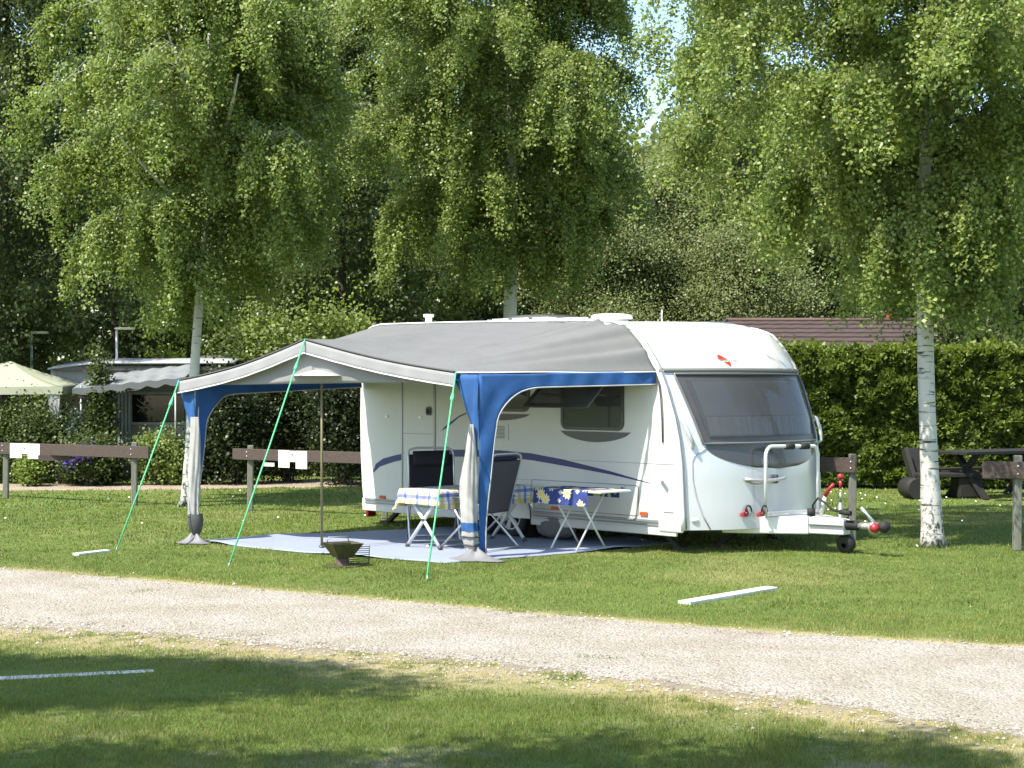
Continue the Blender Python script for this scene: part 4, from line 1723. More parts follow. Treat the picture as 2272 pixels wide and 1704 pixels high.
def build_tables():
    wt = Matrix.Rotation(0, 4, 'Z')
    o = cw(2.75, -1.72)
    t = thing('camping_table', 'folding camping table with crossed white legs under the checked cloth', 'table', (o.x, o.y, FZ), -CA)
    t.rotation_euler = (0, 0, -CA)
    W_, D_, H_ = .66, 1.45, .64
    MB().box((W_ / 2, D_ / 2, H_ - .012), (W_, D_, .024)).build('tabletop', M_WTUBE, t, bevel=.006)
    for v in (.05, D_ - .08):
        a = Vector((.07, v, 0))
        b = Vector((W_ - .03, v, 0))
        for s, e in ((a, b), (b, a)):
            m = MB().tube([s, e + Vector((0, 0, H_ - .03))], .020, 10)
            lg = m.build('leg', M_WTUBE, t)
            MB().tube([s + Vector((0, 0, -.0)), s.lerp(e + Vector((0, 0, H_)), .05)], .025, 10).build('foot_cap', M_GREY, lg)
    MB().box((W_ / 2 + .02, .05, H_ / 2 - .01), (.05, .05, .03)).build('pivot', M_GREY, t)
    mb, uv = cloth_over(W_, D_, 0, W_, 0, D_, H_ + .004, (.2, .2, .16, .2), .018, 1)
    c = mb.build('tablecloth', check_mat(), uv=uv)
    c.location = (o.x, o.y, FZ)
    c.rotation_euler = (0, 0, -CA)
    tag(c, 'white tablecloth with blue and yellow checks hanging over the camping table', 'tablecloth')

    # small folding table beside the caravan with a navy floral cloth
    o = cw(3.93, -.76)
    t = thing('folding_table', 'small white folding table on thin crossed legs beside the caravan', 'table', (o.x, o.y, FZ), -CA)
    W_, D_, H_ = .98, .50, .66
    MB().box((W_ / 2, D_ / 2, H_ - .01), (W_, D_, .020)).build('tabletop', M_WTUBE, t, bevel=.006)
    for u in (.22, .60):
        for s, e in ((Vector((u, .03, 0)), Vector((u + .04, D_ - .04, 0))), (Vector((u + .04, D_ - .04, 0)), Vector((u, .03, 0)))):
            MB().tube([s, e + Vector((0, 0, H_ - .02))], .011, 8).build('leg', M_WTUBE, t)
    mb, uv = cloth_over(W_, D_, 0, .80, 0, D_, H_ + .004, (.17, 0, .17, .1), .012, 3)
    c = mb.build('floral_cloth', floral_mat(), uv=uv)
    c.location = (o.x, o.y, FZ)
    c.rotation_euler = (0, 0, -CA)
    tag(c, 'navy cloth with yellow daisies draped over the small folding table', 'cloth')


build_tables()


# ------------------------------------------------------------------ folding chairs
def build_chair(u, v, rot, label, cloth, cloth2):
    o = cw(u, v)
    t = thing('folding_chair', label, 'chair', (o.x, o.y, FZ), -CA + rot, 'folding chairs round the camping table')
    # local: faces +x, width along y
    hw = .27
    tilt = math.radians(17)

    def back_pt(s, y, off=0):
        return Vector((-.22 - math.sin(tilt) * s - math.cos(tilt) * off, y, .42 + math.cos(tilt) * s - math.sin(tilt) * off))
    st = MB()
    P = [[(-.22 + .48 * i / 10, -hw + 2 * hw * j / 10, .43 - .035 * math.sin(PI * j / 10) + .03 * i / 10) for j in range(11)] for i in range(11)]
    st.grid(P)
    st.build('seat', cloth, t, solid=.012)
    P = [[back_pt(-.02 + .60 * i / 14, -hw + 2 * hw * j / 12, .02 * math.sin(PI * j / 12)) for j in range(13)] for i in range(15)]
    MB().grid(P).build('backrest', cloth, t, solid=.014)
    P = [[back_pt(.44 + .17 * i / 6, -hw * .8 + 1.6 * hw * j / 10, -.02 - .03 * math.sin(PI * i / 6) * math.sin(PI * j / 10) ** .4) for j in range(11)] for i in range(7)]
    MB().grid(P).build('head_cushion', cloth2, t, solid=.03)
    fr = []
    for y in (-hw, hw):
        fr.append(y)
    loop = [back_pt(-.12, -hw)] + [back_pt(.58, -hw)] + [back_pt(.58 + .08 * math.sin(PI * i / 10 * .5 + 0), -hw + .0 + .07 * (1 - math.cos(PI * i / 20))) for i in range(1, 6)]
    loop += [back_pt(.66, -hw + .10), back_pt(.66, hw - .10)]
    loop += [back_pt(.66 - .08 * (i / 5) ** 2, hw - .10 + .10 * math.sin(PI / 2 * i / 5)) for i in range(1, 6)]
    loop += [back_pt(-.12, hw)]
    MB().tube(loop, .013, 8).build('back_frame', M_ALU, t)
    for y in (-hw - .02, hw + .02):
        MB().tube([(.30, y, 0), (-.20, y, .44), (-.24, y, .50)], .013, 8).build('leg', M_ALU, t)
        MB().tube([(-.36, y * .96, 0), (.05, y * .96, .36), (.24, y * .96, .62)], .013, 8).build('leg', M_ALU, t)
        MB().beam((-.28, y, .57), (.24, y, .56), .045, .022).build('armrest', M_GREY, t, bevel=.008)
    MB().tube([(.30, -hw - .02, .012), (.30, hw + .02, .012)], .012, 8).build('foot_bar', M_ALU, t)
    MB().tube([(-.36, -hw, .012), (-.36, hw, .012)], .012, 8).build('foot_bar', M_ALU, t)
    return t


M_CHB = fabric('black_chair_cloth', (.022, .022, .026), .02)
M_CHN = fabric('navy_chair_cloth', (.028, .030, .060), .03)
M_CHG = fabric('charcoal_chair_cloth', (.07, .07, .078), .03)
build_chair(2.43, -.92, math.radians(-38), 'black padded folding chair behind the checked table, facing the viewer', M_CHB, M_CHB)
build_chair(3.50, -1.22, math.radians(186), 'charcoal folding chair seen from behind at the right side of the checked table', M_CHG, M_CHN)


# ------------------------------------------------------------------ parasol pole, fire bowl, grate, bag
def build_small():
    x, y = spot(714, 1219)
    t = thing('sunshade', 'small white flat sunshade on an olive pole standing on the groundsheet', 'sunshade', (x, y, FZ))
    MB().tube([(0, 0, 0), (0, 0, 1.93)], .0145, 10).build('pole', M_BRASS, t)
    P = []
    n = 24
    for r, z in ((.001, 1.985), (.10, 1.965), (.22, 1.93), (.34, 1.905)):
        P.append([(r * math.cos(2 * PI * j / n) * (1 if r < .3 else 1 - .04 * abs(math.sin(4 * PI * j / n))), r * math.sin(2 * PI * j / n), z) for j in range(n + 1)])
    MB().grid(P).build('canopy', fabric('white_sunshade_fabric', (.78, .78, .76), .2), t, solid=.003)
    MB().lathe([(.001, .02), (.03, .018), (.034, 0)], n=12).build('foot', M_GREY, t)

    x, y = spot(760, 1256)
    t = thing('fire_bowl', 'rusty square fire bowl on a pedestal standing on the grass in front of the groundsheet', 'fire bowl', (x, y, 0), math.radians(28))
    a, b, h0, h1 = .165, .075, .09, .235
    mb = MB()
    sq = lambda s, z: [Vector((s * i, s * j, z)) for i, j in ((-1, -1), (1, -1), (1, 1), (-1, 1))]
    rings = [sq(b, h0), sq(a, h1), sq(a - .008, h1), sq(b - .006, h0 + .012)]
    vs = [p for r in rings for p in r]
    fs = [(k * 4 + i, k * 4 + (i + 1) % 4, (k + 1) * 4 + (i + 1) % 4, (k + 1) * 4 + i) for k in range(3) for i in range(4)]
    fs += [(12, 13, 14, 15), (3, 2, 1, 0)]
    mb.add(vs, fs)
    mb.build('bowl', M_IRON, t)
    MB().lathe([(.085, .01), (.068, .03), (.062, .095)], n=20).build('pedestal', mat('rust_brown_iron', (.10, .06, .045), .7, var=.5, vscale=20), t)
    MB().lathe([(.001, .016), (.19, .014), (.20, .008), (.19, .004)], n=28).build('base_plate', M_IRON, t)
    MB().tube([(-.12, .12, h1), (-.10, .13, h1 + .05), (.10, .13, h1 + .05), (.12, .12, h1)], .006, 6).build('carry_bar', M_STEEL, t)
    # grate leaning against the bowl
    g = MB()
    gx, gy = spot(795, 1254)
    for i in range(9):
        s = i / 8
        z = .02 + .17 * s
        g.tube([(.0 + .03 * s, -.11, z), (.0 + .03 * s, .11, z)], .004, 5)
    for k in (-.11, .11):
        g.tube([(0, k, .012), (.033, k, .20)], .005, 5)
    o = g.build('grill_grate', M_IRON)
    o.location = (gx, gy, 0)
    o.rotation_euler = (0, 0, math.radians(-70))
    tag(o, 'black wire grill grate leaning against the right side of the fire bowl', 'grate')

    # bag under the caravan
    x, y = cw(3.45, .12).x, cw(3.45, .12).y
    P = []
    for i in range(13):
        th = PI * i / 12
        row = []
        for j in range(25):
            a = 2 * PI * j / 24
            r = (math.sin(th) ** .7) * (1 + .10 * math.sin(3 * a + 2 * th) + .06 * math.sin(7 * a + 5 * th))
            row.append((.27 * r * math.cos(a), .17 * r * math.sin(a), .15 - .15 * math.cos(th) * (1 if th > PI / 2 else .95) + .012 * math.sin(9 * a)))
        P.append(row)
    o = MB().grid(P).build('bag', mat('grey_bag_cloth', (.17, .17, .16), .85, var=.3, bump=.6, bscale=10))
    o.location = (x, y, .03)
    o.rotation_euler = (0, 0, -CA)
    tag(o, 'lumpy grey bag lying under the caravan beside its wheel', 'bag')


build_small()
# ------------------------------------------------------------------ fences
def at(px, y, z=None, py=None):
    """world x at bearing px and distance y (and height for py)"""
    return (px - 1136) / FPX * y, (CAM_H - (py - 852) / FPX * y) if py is not None else z


def fence(posts, rail0, rail1, z0, z1, label, lean=()):
    """posts: (x, y, top); rail from rail0 to rail1 (x,y), height z0..z1"""
    x0, y0 = posts[0][:2]
    t = thing('rail_fence', label, 'fence', (x0, y0, 0), 0, 'brown board fences between the pitches')
    d = Vector((rail1[0] - rail0[0], rail1[1] - rail0[1], 0)).normalized()
    n = Vector((d.y, -d.x, 0))
    if n.y > 0:
        n = -n
    o = Vector((x0, y0, 0))
    a = Vector((*rail0, (z0 + z1) / 2)) - o + n * .065
    b = Vector((*rail1, (z0 + z1) / 2)) - o + n * .065
    MB().beam(a, b, .035, z1 - z0).build('rail', M_WOODBR, t, bevel=.005)
    for (x, y, top) in posts:
        p = Vector((x, y, 0)) - o
        po = MB().beam(p, p + Vector((.01, 0, top)), .085, .085, (1, 0, 0)).build('post', M_POST, t, bevel=.012)
        bo = MB()
        for z in (z0 + .05, z1 - .05):
            bo.lathe([(.001, .012), (.012, .010), (.016, 0)], p + n * .083 + Vector((.01, 0, z)), 8, Matrix.Rotation(PI / 2, 4, 'X'))
        bo.build('bolt', M_STEEL, po)
    return t, a, d, n


def signs(t, a, d, n, items, z):
    for (s0, s1, zl, zh, txt, m) in items:
        c = a + d * ((s0 + s1) / 2)
        c.z = (zl + zh) / 2
        c += n * .022
        mb = MB().beam(c - d * (s1 - s0) / 2, c + d * (s1 - s0) / 2, .006, zh - zl)
        b = mb.build('number_card' if txt else 'notice_board', m, t)
        if txt:
            vs, fs = text_mesh(txt, .075)
            xs_ = [v[0] for v in vs]
            ys_ = [v[1] for v in vs]
            mx, my = (max(xs_) + min(xs_)) / 2, (max(ys_) + min(ys_)) / 2
            side = d if d.x > 0 else -d
            if len(txt) > 1:      # written up the card
                vs = [(-v[1] + my + mx, v[0] - mx + my) for v in vs]
            tm = MB().add([c + n * .006 + side * (v[0] - mx) * .9 + Vector((0, 0, (v[1] - my) * .8)) for v in vs], fs)
            tm.build('lettering', M_BLACK, b)


def pole_top(px, pyb, pyt):
    x, y = spot(px, pyb)
    return x, y, CAM_H - (pyt - 852) * y / FPX


p1, p2 = pole_top(13, 1106, 984), pole_top(298, 1121, 981)
dx, dy = p2[0] - p1[0], p2[1] - p1[1]
ra = (p1[0] - dx * .6, p1[1] - dy * .6)
rb = (p2[0] + dx * .13, p2[1] + dy * .13)
t, a, d, n = fence([p1, p2], ra, rb, .72, .90, 'left board fence with two blank white notices and a small number card')
L1 = (Vector((p1[0], p1[1], 0)) - Vector((*ra, 0))).length
k = math.hypot(dx, dy) / 285
f = lambda px: L1 + (px - 13) * k
signs(t, a, d, n, [(f(33), f(60), .665, .895, '', M_PAPER), (f(74), f(101), .66, .895, '', M_PAPER), (f(61), f(73), .735, .90, '8', M_NUM)], 0)
MB().box(a + d * f(128) + n * -.03 + Vector((0, 0, -.13)), (.5, .03, .09)).build('back_board', M_WOODBR, t)

p3 = pole_top(555, 1134, 988)
x4, y4 = spot(1010, 1160)
dd = Vector((x4 - p3[0], y4 - p3[1], 0)).normalized()
ra = (p3[0] - dd.x * .27, p3[1] - dd.y * .27)
rb = (p3[0] + dd.x * 2.6, p3[1] + dd.y * 2.6)
t, a, d, n = fence([p3, (p3[0] + dd.x * 2.45, p3[1] + dd.y * 2.45, .92)], ra, rb, .745, .905, 'middle board fence seen through the awning with white notices')
k = .27 / 40.
f = lambda px: (px - 515) * p3[1] / FPX
signs(t, a, d, n, [(f(651), f(682.5), .655, .900, '', M_PAPER), (f(700.5), f(732), .645, .895, '', M_PAPER), (f(684), f(699), .74, .893, '128', M_NUM), (f(606), f(639), .665, .715, '', M_PAPER)], 0)

p5 = pole_top(1890, 1199, 1007)
x6, y6 = spot(1700, 1180)
t, a, d, n = fence([p5, (p5[0] - 1.8, p5[1] + .9, 1.0)], (p5[0] - 2.2, p5[1] + 1.1), (p5[0] + .06, p5[1] - .03), .80, .975, 'short board fence behind the caravan drawbar left of the birch')
p7 = pole_top(2256, 1222, 1010)
t, a, d, n = fence([p7, (p7[0] + 2.2, p7[1] - .5, 1.03)], (p7[0] - .36, p7[1] + .08), (p7[0] + 2.6, p7[1] - .6), .80, .985, 'board fence at the right edge of the picture right of the birch')

# ------------------------------------------------------------------ trees
LEAF = {}


def leaf_cloud(C, D, size, rng, squash=1.0, face=None):
    """kite-shaped leaves at centres C pointing along D; returns (4n,3)"""
    n = len(C)
    D = D / np.linalg.norm(D, axis=1, keepdims=True)
    R_ = rng.normal(size=(n, 3))
    if face is not None:      # leaves turn their upper side to the light
        R_ = np.cross(R_ * .45 + face, D)
        S = R_
    else:
        S = np.cross(D, R_)
    S /= np.linalg.norm(S, axis=1, keepdims=True) + 1e-9
    s = size * rng.uniform(.7, 1.3, n)[:, None]
    wd = s * .40 * squash
    V = np.zeros((n, 4, 3), np.float32)
    V[:, 0] = C
    V[:, 1] = C + D * s * .42 + S * wd
    V[:, 2] = C + D * s
    V[:, 3] = C + D * s * .42 - S * wd
    return V.reshape(-1, 3)


def tree(name, label, cat, base, height, crown0, rmax, seed, n_leaf, leaf, lm, bark, trunk_r=.1, lean=(0, 0), limbs=34, droop=1.0, up=1.0,
         shape=.75, group=None, spread=.07, anch=6, strand=.5, bend=.0, rot=0, asym=(0, 0), limb_mat=None, inner=10, p0_=.5):
    rng = np.random.RandomState(seed)
    t = thing(name, label, cat, (base[0], base[1], 0), rot, group)
    # trunk
    nz = 22
    tp = []
    for i in range(nz):
        q = i / (nz - 1)
        z = height * .97 * q
        tp.append(Vector((lean[0] * q ** .8 + bend * math.sin(q * 7 + seed), lean[1] * q + bend * math.cos(q * 6 + seed), z)))
    rr = [trunk_r * (1 - .88 * (i / (nz - 1)) ** .9) * (1 + (.45 * math.exp(-tp[i].z / .16) if trunk_r > .07 else .2 * math.exp(-tp[i].z / .2))) for i in range(nz)]
    tp2, rr2 = [], []
    for z in list(np.linspace(0, min(.8, height * .1), 7)) + [p.z for p in tp if p.z > min(.8, height * .1)]:
        q = z / (height * .97)
        tp2.append(Vector((lean[0] * q ** .8 + bend * math.sin(q * 7 + seed), lean[1] * q + bend * math.cos(q * 6 + seed), z)))
        rr2.append(trunk_r * (1 - .88 * q ** .9) * (1 + .40 * math.exp(-z / .22)) * (1 + .04 * math.sin(z * 9 + seed)))
    mb = MB().tube(tp2, rr2, 16)
    axis = lambda z: Vector((float(np.interp(z, [p.z for p in tp2], [p.x for p in tp2])), float(np.interp(z, [p.z for p in tp2], [p.y for p in tp2])), z))
    A, O, LN = [], [], []      # strand anchors, outward drift, length
    lb = MB()
    ga = rng.uniform(0, 6)
    for i in range(limbs):
        q = (i + rng.uniform(-.3, .3)) / limbs
        q = min(max(q, 0), .99)
        z0 = crown0 + (height * .96 - crown0) * q * .93
        prof = min(1, p0_ + (1.9 - p0_) * q * 1.6) * (1 - .9 * max(0, (q - .48) / .52) ** 1.6)
        R = rmax * prof * rng.uniform(.78, 1.18)
        ga += 2.399 + rng.uniform(-.4, .4)
        dh = Vector((math.cos(ga), math.sin(ga), 0))
        R *= 1 + asym[0] * dh.x + asym[1] * dh.y
        rise = R * up * rng.uniform(.35, .8)
        p0 = axis(z0)
        pts = []
        for k in range(8):
            s = k / 7
            pts.append(p0 + dh * R * s + Vector((0, 0, rise * math.sin(s * PI * .62) - droop * R * .28 * s ** 3)) + Vector((rng.normal() * .05 * s * R * .4, rng.normal() * .05 * s * R * .4, 0)))
        r0 = max(.008, trunk_r * (1 - .85 * z0 / height) * .24)
        lb.tube(pts, [r0 * (1 - .85 * k / 7) for k in range(8)], 6, caps=False)
        for s in range(anch * 2):
            f = rng.uniform(.10, 1.0) ** .85
            j = min(6, int(f * 7))
            p = pts[j].lerp(pts[j + 1], f * 7 - j)
            sd = (dh.cross(Vector((0, 0, 1))) * rng.choice([-1, 1]) * rng.uniform(.5, 1) + dh * rng.uniform(.2, 1)).normalized()
            ln = R * rng.uniform(.18, .42) * (1.15 - .5 * f)
            mid = p + sd * ln * .55 + Vector((0, 0, ln * .22))
            e = p + sd * ln + Vector((0, 0, ln * .10 - droop * ln * .25))
            if rmax > 1.2 and s % 2 == 0:
                lb.tube([p, mid, e], [r0 * .28, r0 * .2, .004], 4, caps=False)
            for w in range(5):
                g = rng.uniform(.15, 1)
                a = p.lerp(mid, g * 2) if g < .5 else mid.lerp(e, g * 2 - 1)
                A.append(a)
                O.append(sd)
                LN.append(rng.uniform(.15, 1.0) ** 1.3 * strand)
    # short leafy shoots close round the trunk
    for i in range(limbs * inner):
        z = crown0 + (height * .9 - crown0) * rng.rand()
        a_ = rng.uniform(0, 2 * PI)
        dv = Vector((math.cos(a_), math.sin(a_), 0))
        A.append(axis(z) + dv * rmax * rng.uniform(.08, .34))
        O.append(dv)
        LN.append(rng.uniform(.3, .8) * strand)
    tr = mb.build('trunk', bark, t)
    lb.build('limb', limb_mat or M_BARK, t)
    A = np.array(A)
    O = np.array(O)
    LN = np.array(LN)
    na = len(A)
    wgt = rng.gamma(2.2, 1, na) * (.35 + LN)
    idx = rng.choice(na, n_leaf, p=wgt / wgt.sum())
    tt = rng.rand(n_leaf)
    C = A[idx] + O[idx] * (tt * LN[idx] * .35)[:, None] + rng.normal(size=(n_leaf, 3)) * spread * np.array([1, 1, .8])
    C[:, 2] -= tt * LN[idx] * droop
    D = rng.normal(size=(n_leaf, 3)) * .8 + O[idx] * .3
    D[:, 2] -= .55 * droop
    V = leaf_cloud(C, D, leaf, rng, 1.0, O[idx] * .15 + np.array([-.30, -.36, .50]))
    # tone by branch and by leaf
    bt = rng.rand(na)
    tone = np.clip(.25 + .3 * bt[idx] + rng.normal(0, .2, n_leaf), 0, 1)
    np_mesh('crown', V, 4, lm, t, {'tone': tone})
    return t


bx, by = spot(2066, 1213)
tree('birch_tree', 'large birch with a bare white trunk standing right of the caravan drawbar', 'tree', (bx, by), 11.0, 3.1, 3.05, 3, 460000, .047, M_LEAF, M_BIRCH,
     trunk_r=.115, limbs=48, droop=1.05, up=.62, anch=13, strand=.95, bend=.05, lean=(-.06, .1), spread=.065, asym=(.02, .20), p0_=.28, inner=16)
tree('birch_tree', 'tall birch in the middle with its crown above the caravan roof', 'tree', (-.05, 28.6), 13.5, 4.15, 2.45, 5, 400000, .055, M_LEAF, M_BIRCH,
     trunk_r=.15, limbs=54, droop=1.1, up=.6, anch=13, strand=1.1, bend=.05, spread=.07, asym=(-.20, 0), inner=6)
lx, ly = spot(412, 1123)
fork_tree = tree('birch_tree', 'slender birch behind the left awning pole with forked pale branches', 'tree', (lx, ly), 10.2, 3.4, 2.15, 9, 330000, .052, M_LEAF, M_BIRCH,
     trunk_r=.095, limbs=46, droop=1.1, up=.75, anch=13, strand=1.0, lean=(.6, .3), bend=.05, spread=.07, limb_mat=M_BIRCH, asym=(-.12, 0), inner=4)
for a_, b_, r_ in (((.40, .10, 5.35), (.02, -1.35, 6.75), .040), ((.42, .05, 5.30), (.62, -1.45, 6.70), .046), ((.44, .05, 5.15), (1.02, -1.35, 6.15), .040), ((.36, .1, 4.2), (-.75, -1.3, 5.35), .034)):
    a_, b_ = Vector(a_), Vector(b_)
    MB().tube([a_, a_.lerp(b_, .4) + Vector((0, 0, -.06)), a_.lerp(b_, .75), b_ + Vector((0, 0, .1))], [r_, r_ * .85, r_ * .65, r_ * .35], 8).build('limb', M_BIRCH, fork_tree)
# the forest edge behind, each tree its own
back = [
    # px, distance, height, radius, leaf, count, kind, label
    (10, 33.0, 13, 2.6, .08, 100000, 5, 'dark birch with hanging twigs at the left edge of the picture'),
    (-120, 37, 13, 3.0, .10, 40000, 1, 'shaded tree half outside the left edge of the picture'),
    (255, 41, 15, 3.0, .11, 52000, 1, 'dark tree between the left edge birch and the slender forked birch'),
    (590, 40, 14.5, 3.0, .10, 60000, 1, 'dark tall tree behind the slender forked birch'),
    (760, 36, 12.0, 2.3, .095, 46000, 1, 'dark tree in the gap between the slender birch and the middle birch'),
    (900, 44, 15.5, 3.2, .11, 56000, 2, 'tall tree behind the left half of the middle birch'),
    (420, 47, 16, 3.3, .12, 52000, 2, 'tall pale tree at the top of the picture behind the forked birch'),
    (1130, 46, 15.5, 2.0, .11, 40000, 1, 'dark tree behind the right half of the middle birch'),
    (1345, 41, 8.2, 1.7, .062, 130000, 3, 'small grey green birch behind the caravan roof vent'),
    (1500, 42.5, 8.6, 1.8, .064, 120000, 3, 'grey green birch standing behind the caravan front roof'),
    (1630, 40.5, 6.2, 1.6, .062, 90000, 3, 'low grey green birch left of the brown roof'),
    (1640, 43, 15, 2.5, .10, 60000, 2, 'tall green tree behind the left edge of the right birch crown'),
    (1760, 50, 12.5, 3.0, .12, 46000, 1, 'dark tree behind the brown roof'),
    (1960, 45, 13, 3.0, .12, 50000, 1, 'dark tree behind the white trunk of the right birch'),
    (2215, 31.6, 12, 2.3, .085, 70000, 4, 'dark low branched tree at the right edge behind the hedge'),
    (1080, 58, 9.5, 3.0, .12, 40000, 3, 'low far tree behind the middle of the caravan roof'),
]
for i, (px, y, h, r, lf, n, kind, lab) in enumerate(back):
    x = (px - 1136) / FPX * y
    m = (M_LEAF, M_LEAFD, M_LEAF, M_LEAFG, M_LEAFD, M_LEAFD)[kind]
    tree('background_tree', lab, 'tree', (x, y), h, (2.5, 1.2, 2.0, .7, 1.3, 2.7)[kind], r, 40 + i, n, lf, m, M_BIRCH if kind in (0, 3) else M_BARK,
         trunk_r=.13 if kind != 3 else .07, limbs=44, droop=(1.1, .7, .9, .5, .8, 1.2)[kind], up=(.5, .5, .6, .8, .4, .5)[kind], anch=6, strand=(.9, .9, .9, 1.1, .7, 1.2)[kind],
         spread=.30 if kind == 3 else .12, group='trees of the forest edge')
# shade trees standing beside and behind the viewer (outside the picture)
for i, (x, y, h, r, c0, lab) in enumerate(((-6.4, 7.2, 8.4, 1.15, 5.6, 'birch left of the view shading the left foreground grass'), (-5.4, 4.0, 8.2, 2.0, 4.4, 'birch farther left beside the viewer shading the bottom left corner'), (-2.5, 4.15, 8.2, 1.9, 4.5, 'birch nearest the viewer shading the bottom right of the picture'))):
    tb = tree('birch_tree', lab, 'tree', (x, y), h, c0, r, 70 + i, 20000 if i == 0 else 30000, .075, M_LEAF, M_BIRCH, trunk_r=.13, limbs=40, droop=.8, up=.4, anch=6, strand=.5, spread=.12, group='birches around the viewer')
    if i == 0:
        tb.scale = (1.7, .75, 1)


# the wood far behind, one mass of foliage
def far_woods():
    rng = np.random.RandomState(31)
    n = 90000
    x = rng.uniform(-45, 45, n)
    y = rng.uniform(70, 82, n)
    h = 12.0 + 4.0 * fbm(x * .22 + 50, y * .15, 61)
    z = h * rng.rand(n) ** .8
    C = np.stack([x, y, z], 1)
    V = leaf_cloud(C, rng.normal(size=(n, 3)), .42, rng, 1.1)
    tone = np.clip(.2 + .6 * fbm(x * .8, z * .8, 71) + rng.normal(0, .12, n), 0, 1)
    o = np_mesh('far_woods', V, 4, M_LEAFG, None, {'tone': tone})
    tag(o, 'far green wood closing the view behind the trees', 'woods', kind='stuff')


far_woods()


# ------------------------------------------------------------------ shrubs
def shrub(name, label, cat, x, y, w, dpt, h, seed, n, leaf, m, group=None, z0=0.0, flowers=None, base_h=None, tilt=0.):
    rng = np.random.RandomState(seed)
    t = thing(name, label, cat, (x, y, 0), 0, group)
    st = MB()
    nb = 14
    cen = []
    for i in range(nb):
        a = rng.uniform(0, 2 * PI)
        r = math.sqrt(rng.rand())
        e = Vector((math.cos(a) * r * w * .42, math.sin(a) * r * dpt * .42, h * rng.uniform(.45, .92) * (1 - .3 * r * r)))
        st.tube([(e.x * .15, e.y * .15, 0), e * .55, e], [.022, .014, .006], 5, caps=False)
        cen.append(e)
        cen.append(e * .62 + Vector((rng.normal() * .1 * w, rng.normal() * .1 * dpt, 0)))
    st.build('stem', M_BARK, t)
    cen = np.array(cen)
    idx = rng.randint(0, len(cen), n)
    sg = np.array([w * .15, dpt * .15, h * .13])
    C = cen[idx] + rng.normal(size=(n, 3)) * sg
    C[:, 2] = np.abs(C[:, 2] - z0) + z0
    D = rng.normal(size=(n, 3))
    D[:, 2] -= .2
    V = leaf_cloud(C, D, leaf, rng, 1.2, np.array([-.1, -.35, .6]))
    tone = np.clip(.35 + rng.normal(0, .22, n) + (rng.rand(len(cen))[idx] - .5) * .4, 0, 1)
    np_mesh('foliage', V, 4, m, t, {'tone': tone})
    if flowers:
        fm, fn, fs = flowers
        c2 = cen[rng.randint(0, len(cen), 9)]
        c2 = c2[np.argsort(c2[:, 1])[:6]] + np.array([0, -dpt * .2, 0])
        j = rng.randint(0, len(c2), fn)
        C = c2[j] + rng.normal(size=(fn, 3)) * .055
        V = leaf_cloud(C, rng.normal(size=(fn, 3)), fs, rng, 1.5)
        np_mesh('flower_heads', V, 4, fm, t, {'tone': rng.rand(fn)})
    return t


SB = [
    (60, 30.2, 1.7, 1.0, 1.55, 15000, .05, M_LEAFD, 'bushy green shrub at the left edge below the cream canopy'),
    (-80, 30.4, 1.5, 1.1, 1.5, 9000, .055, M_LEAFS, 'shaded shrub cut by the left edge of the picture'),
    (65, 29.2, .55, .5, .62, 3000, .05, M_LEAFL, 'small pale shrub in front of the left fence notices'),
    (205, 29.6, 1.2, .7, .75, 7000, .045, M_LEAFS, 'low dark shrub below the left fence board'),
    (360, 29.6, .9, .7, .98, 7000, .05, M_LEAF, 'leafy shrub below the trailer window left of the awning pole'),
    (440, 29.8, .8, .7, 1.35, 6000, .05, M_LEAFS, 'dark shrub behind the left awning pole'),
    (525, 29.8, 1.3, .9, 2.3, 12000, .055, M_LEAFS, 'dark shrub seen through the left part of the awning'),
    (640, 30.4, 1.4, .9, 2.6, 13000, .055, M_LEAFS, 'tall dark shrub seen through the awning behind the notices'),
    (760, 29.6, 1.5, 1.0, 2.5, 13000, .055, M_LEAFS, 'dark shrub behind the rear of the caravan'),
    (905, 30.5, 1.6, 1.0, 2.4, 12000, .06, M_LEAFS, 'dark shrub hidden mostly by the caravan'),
    (690, 32.5, 1.9, 1.2, 3.5, 16000, .075, M_LEAF, 'bright hazel bush rising above the left awning roof'),
    (560, 33.5, 1.7, 1.2, 3.3, 14000, .075, M_LEAF, 'green bush above the left awning eave beside the slender birch'),
    (790, 34.0, 1.6, 1.2, 3.2, 13000, .075, M_LEAF, 'green bush above the rear corner of the caravan roof'),
]
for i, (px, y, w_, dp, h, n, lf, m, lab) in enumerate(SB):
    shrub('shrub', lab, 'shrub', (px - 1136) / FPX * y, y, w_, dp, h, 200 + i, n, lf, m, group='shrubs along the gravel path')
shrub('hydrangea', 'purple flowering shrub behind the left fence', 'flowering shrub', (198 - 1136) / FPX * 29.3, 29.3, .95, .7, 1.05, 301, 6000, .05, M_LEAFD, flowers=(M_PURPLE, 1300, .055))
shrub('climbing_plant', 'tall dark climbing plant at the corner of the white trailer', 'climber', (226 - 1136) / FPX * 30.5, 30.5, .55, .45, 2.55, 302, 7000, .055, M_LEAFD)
shrub('conifer_shrub', 'small blue green conifer beside the cream canopy', 'shrub', (166 - 1136) / FPX * 29.9, 29.9, .32, .3, 1.3, 303, 3500, .04, leaf_mat('blue_green_leaf', (.04, .07, .05), (.10, .15, .11)))


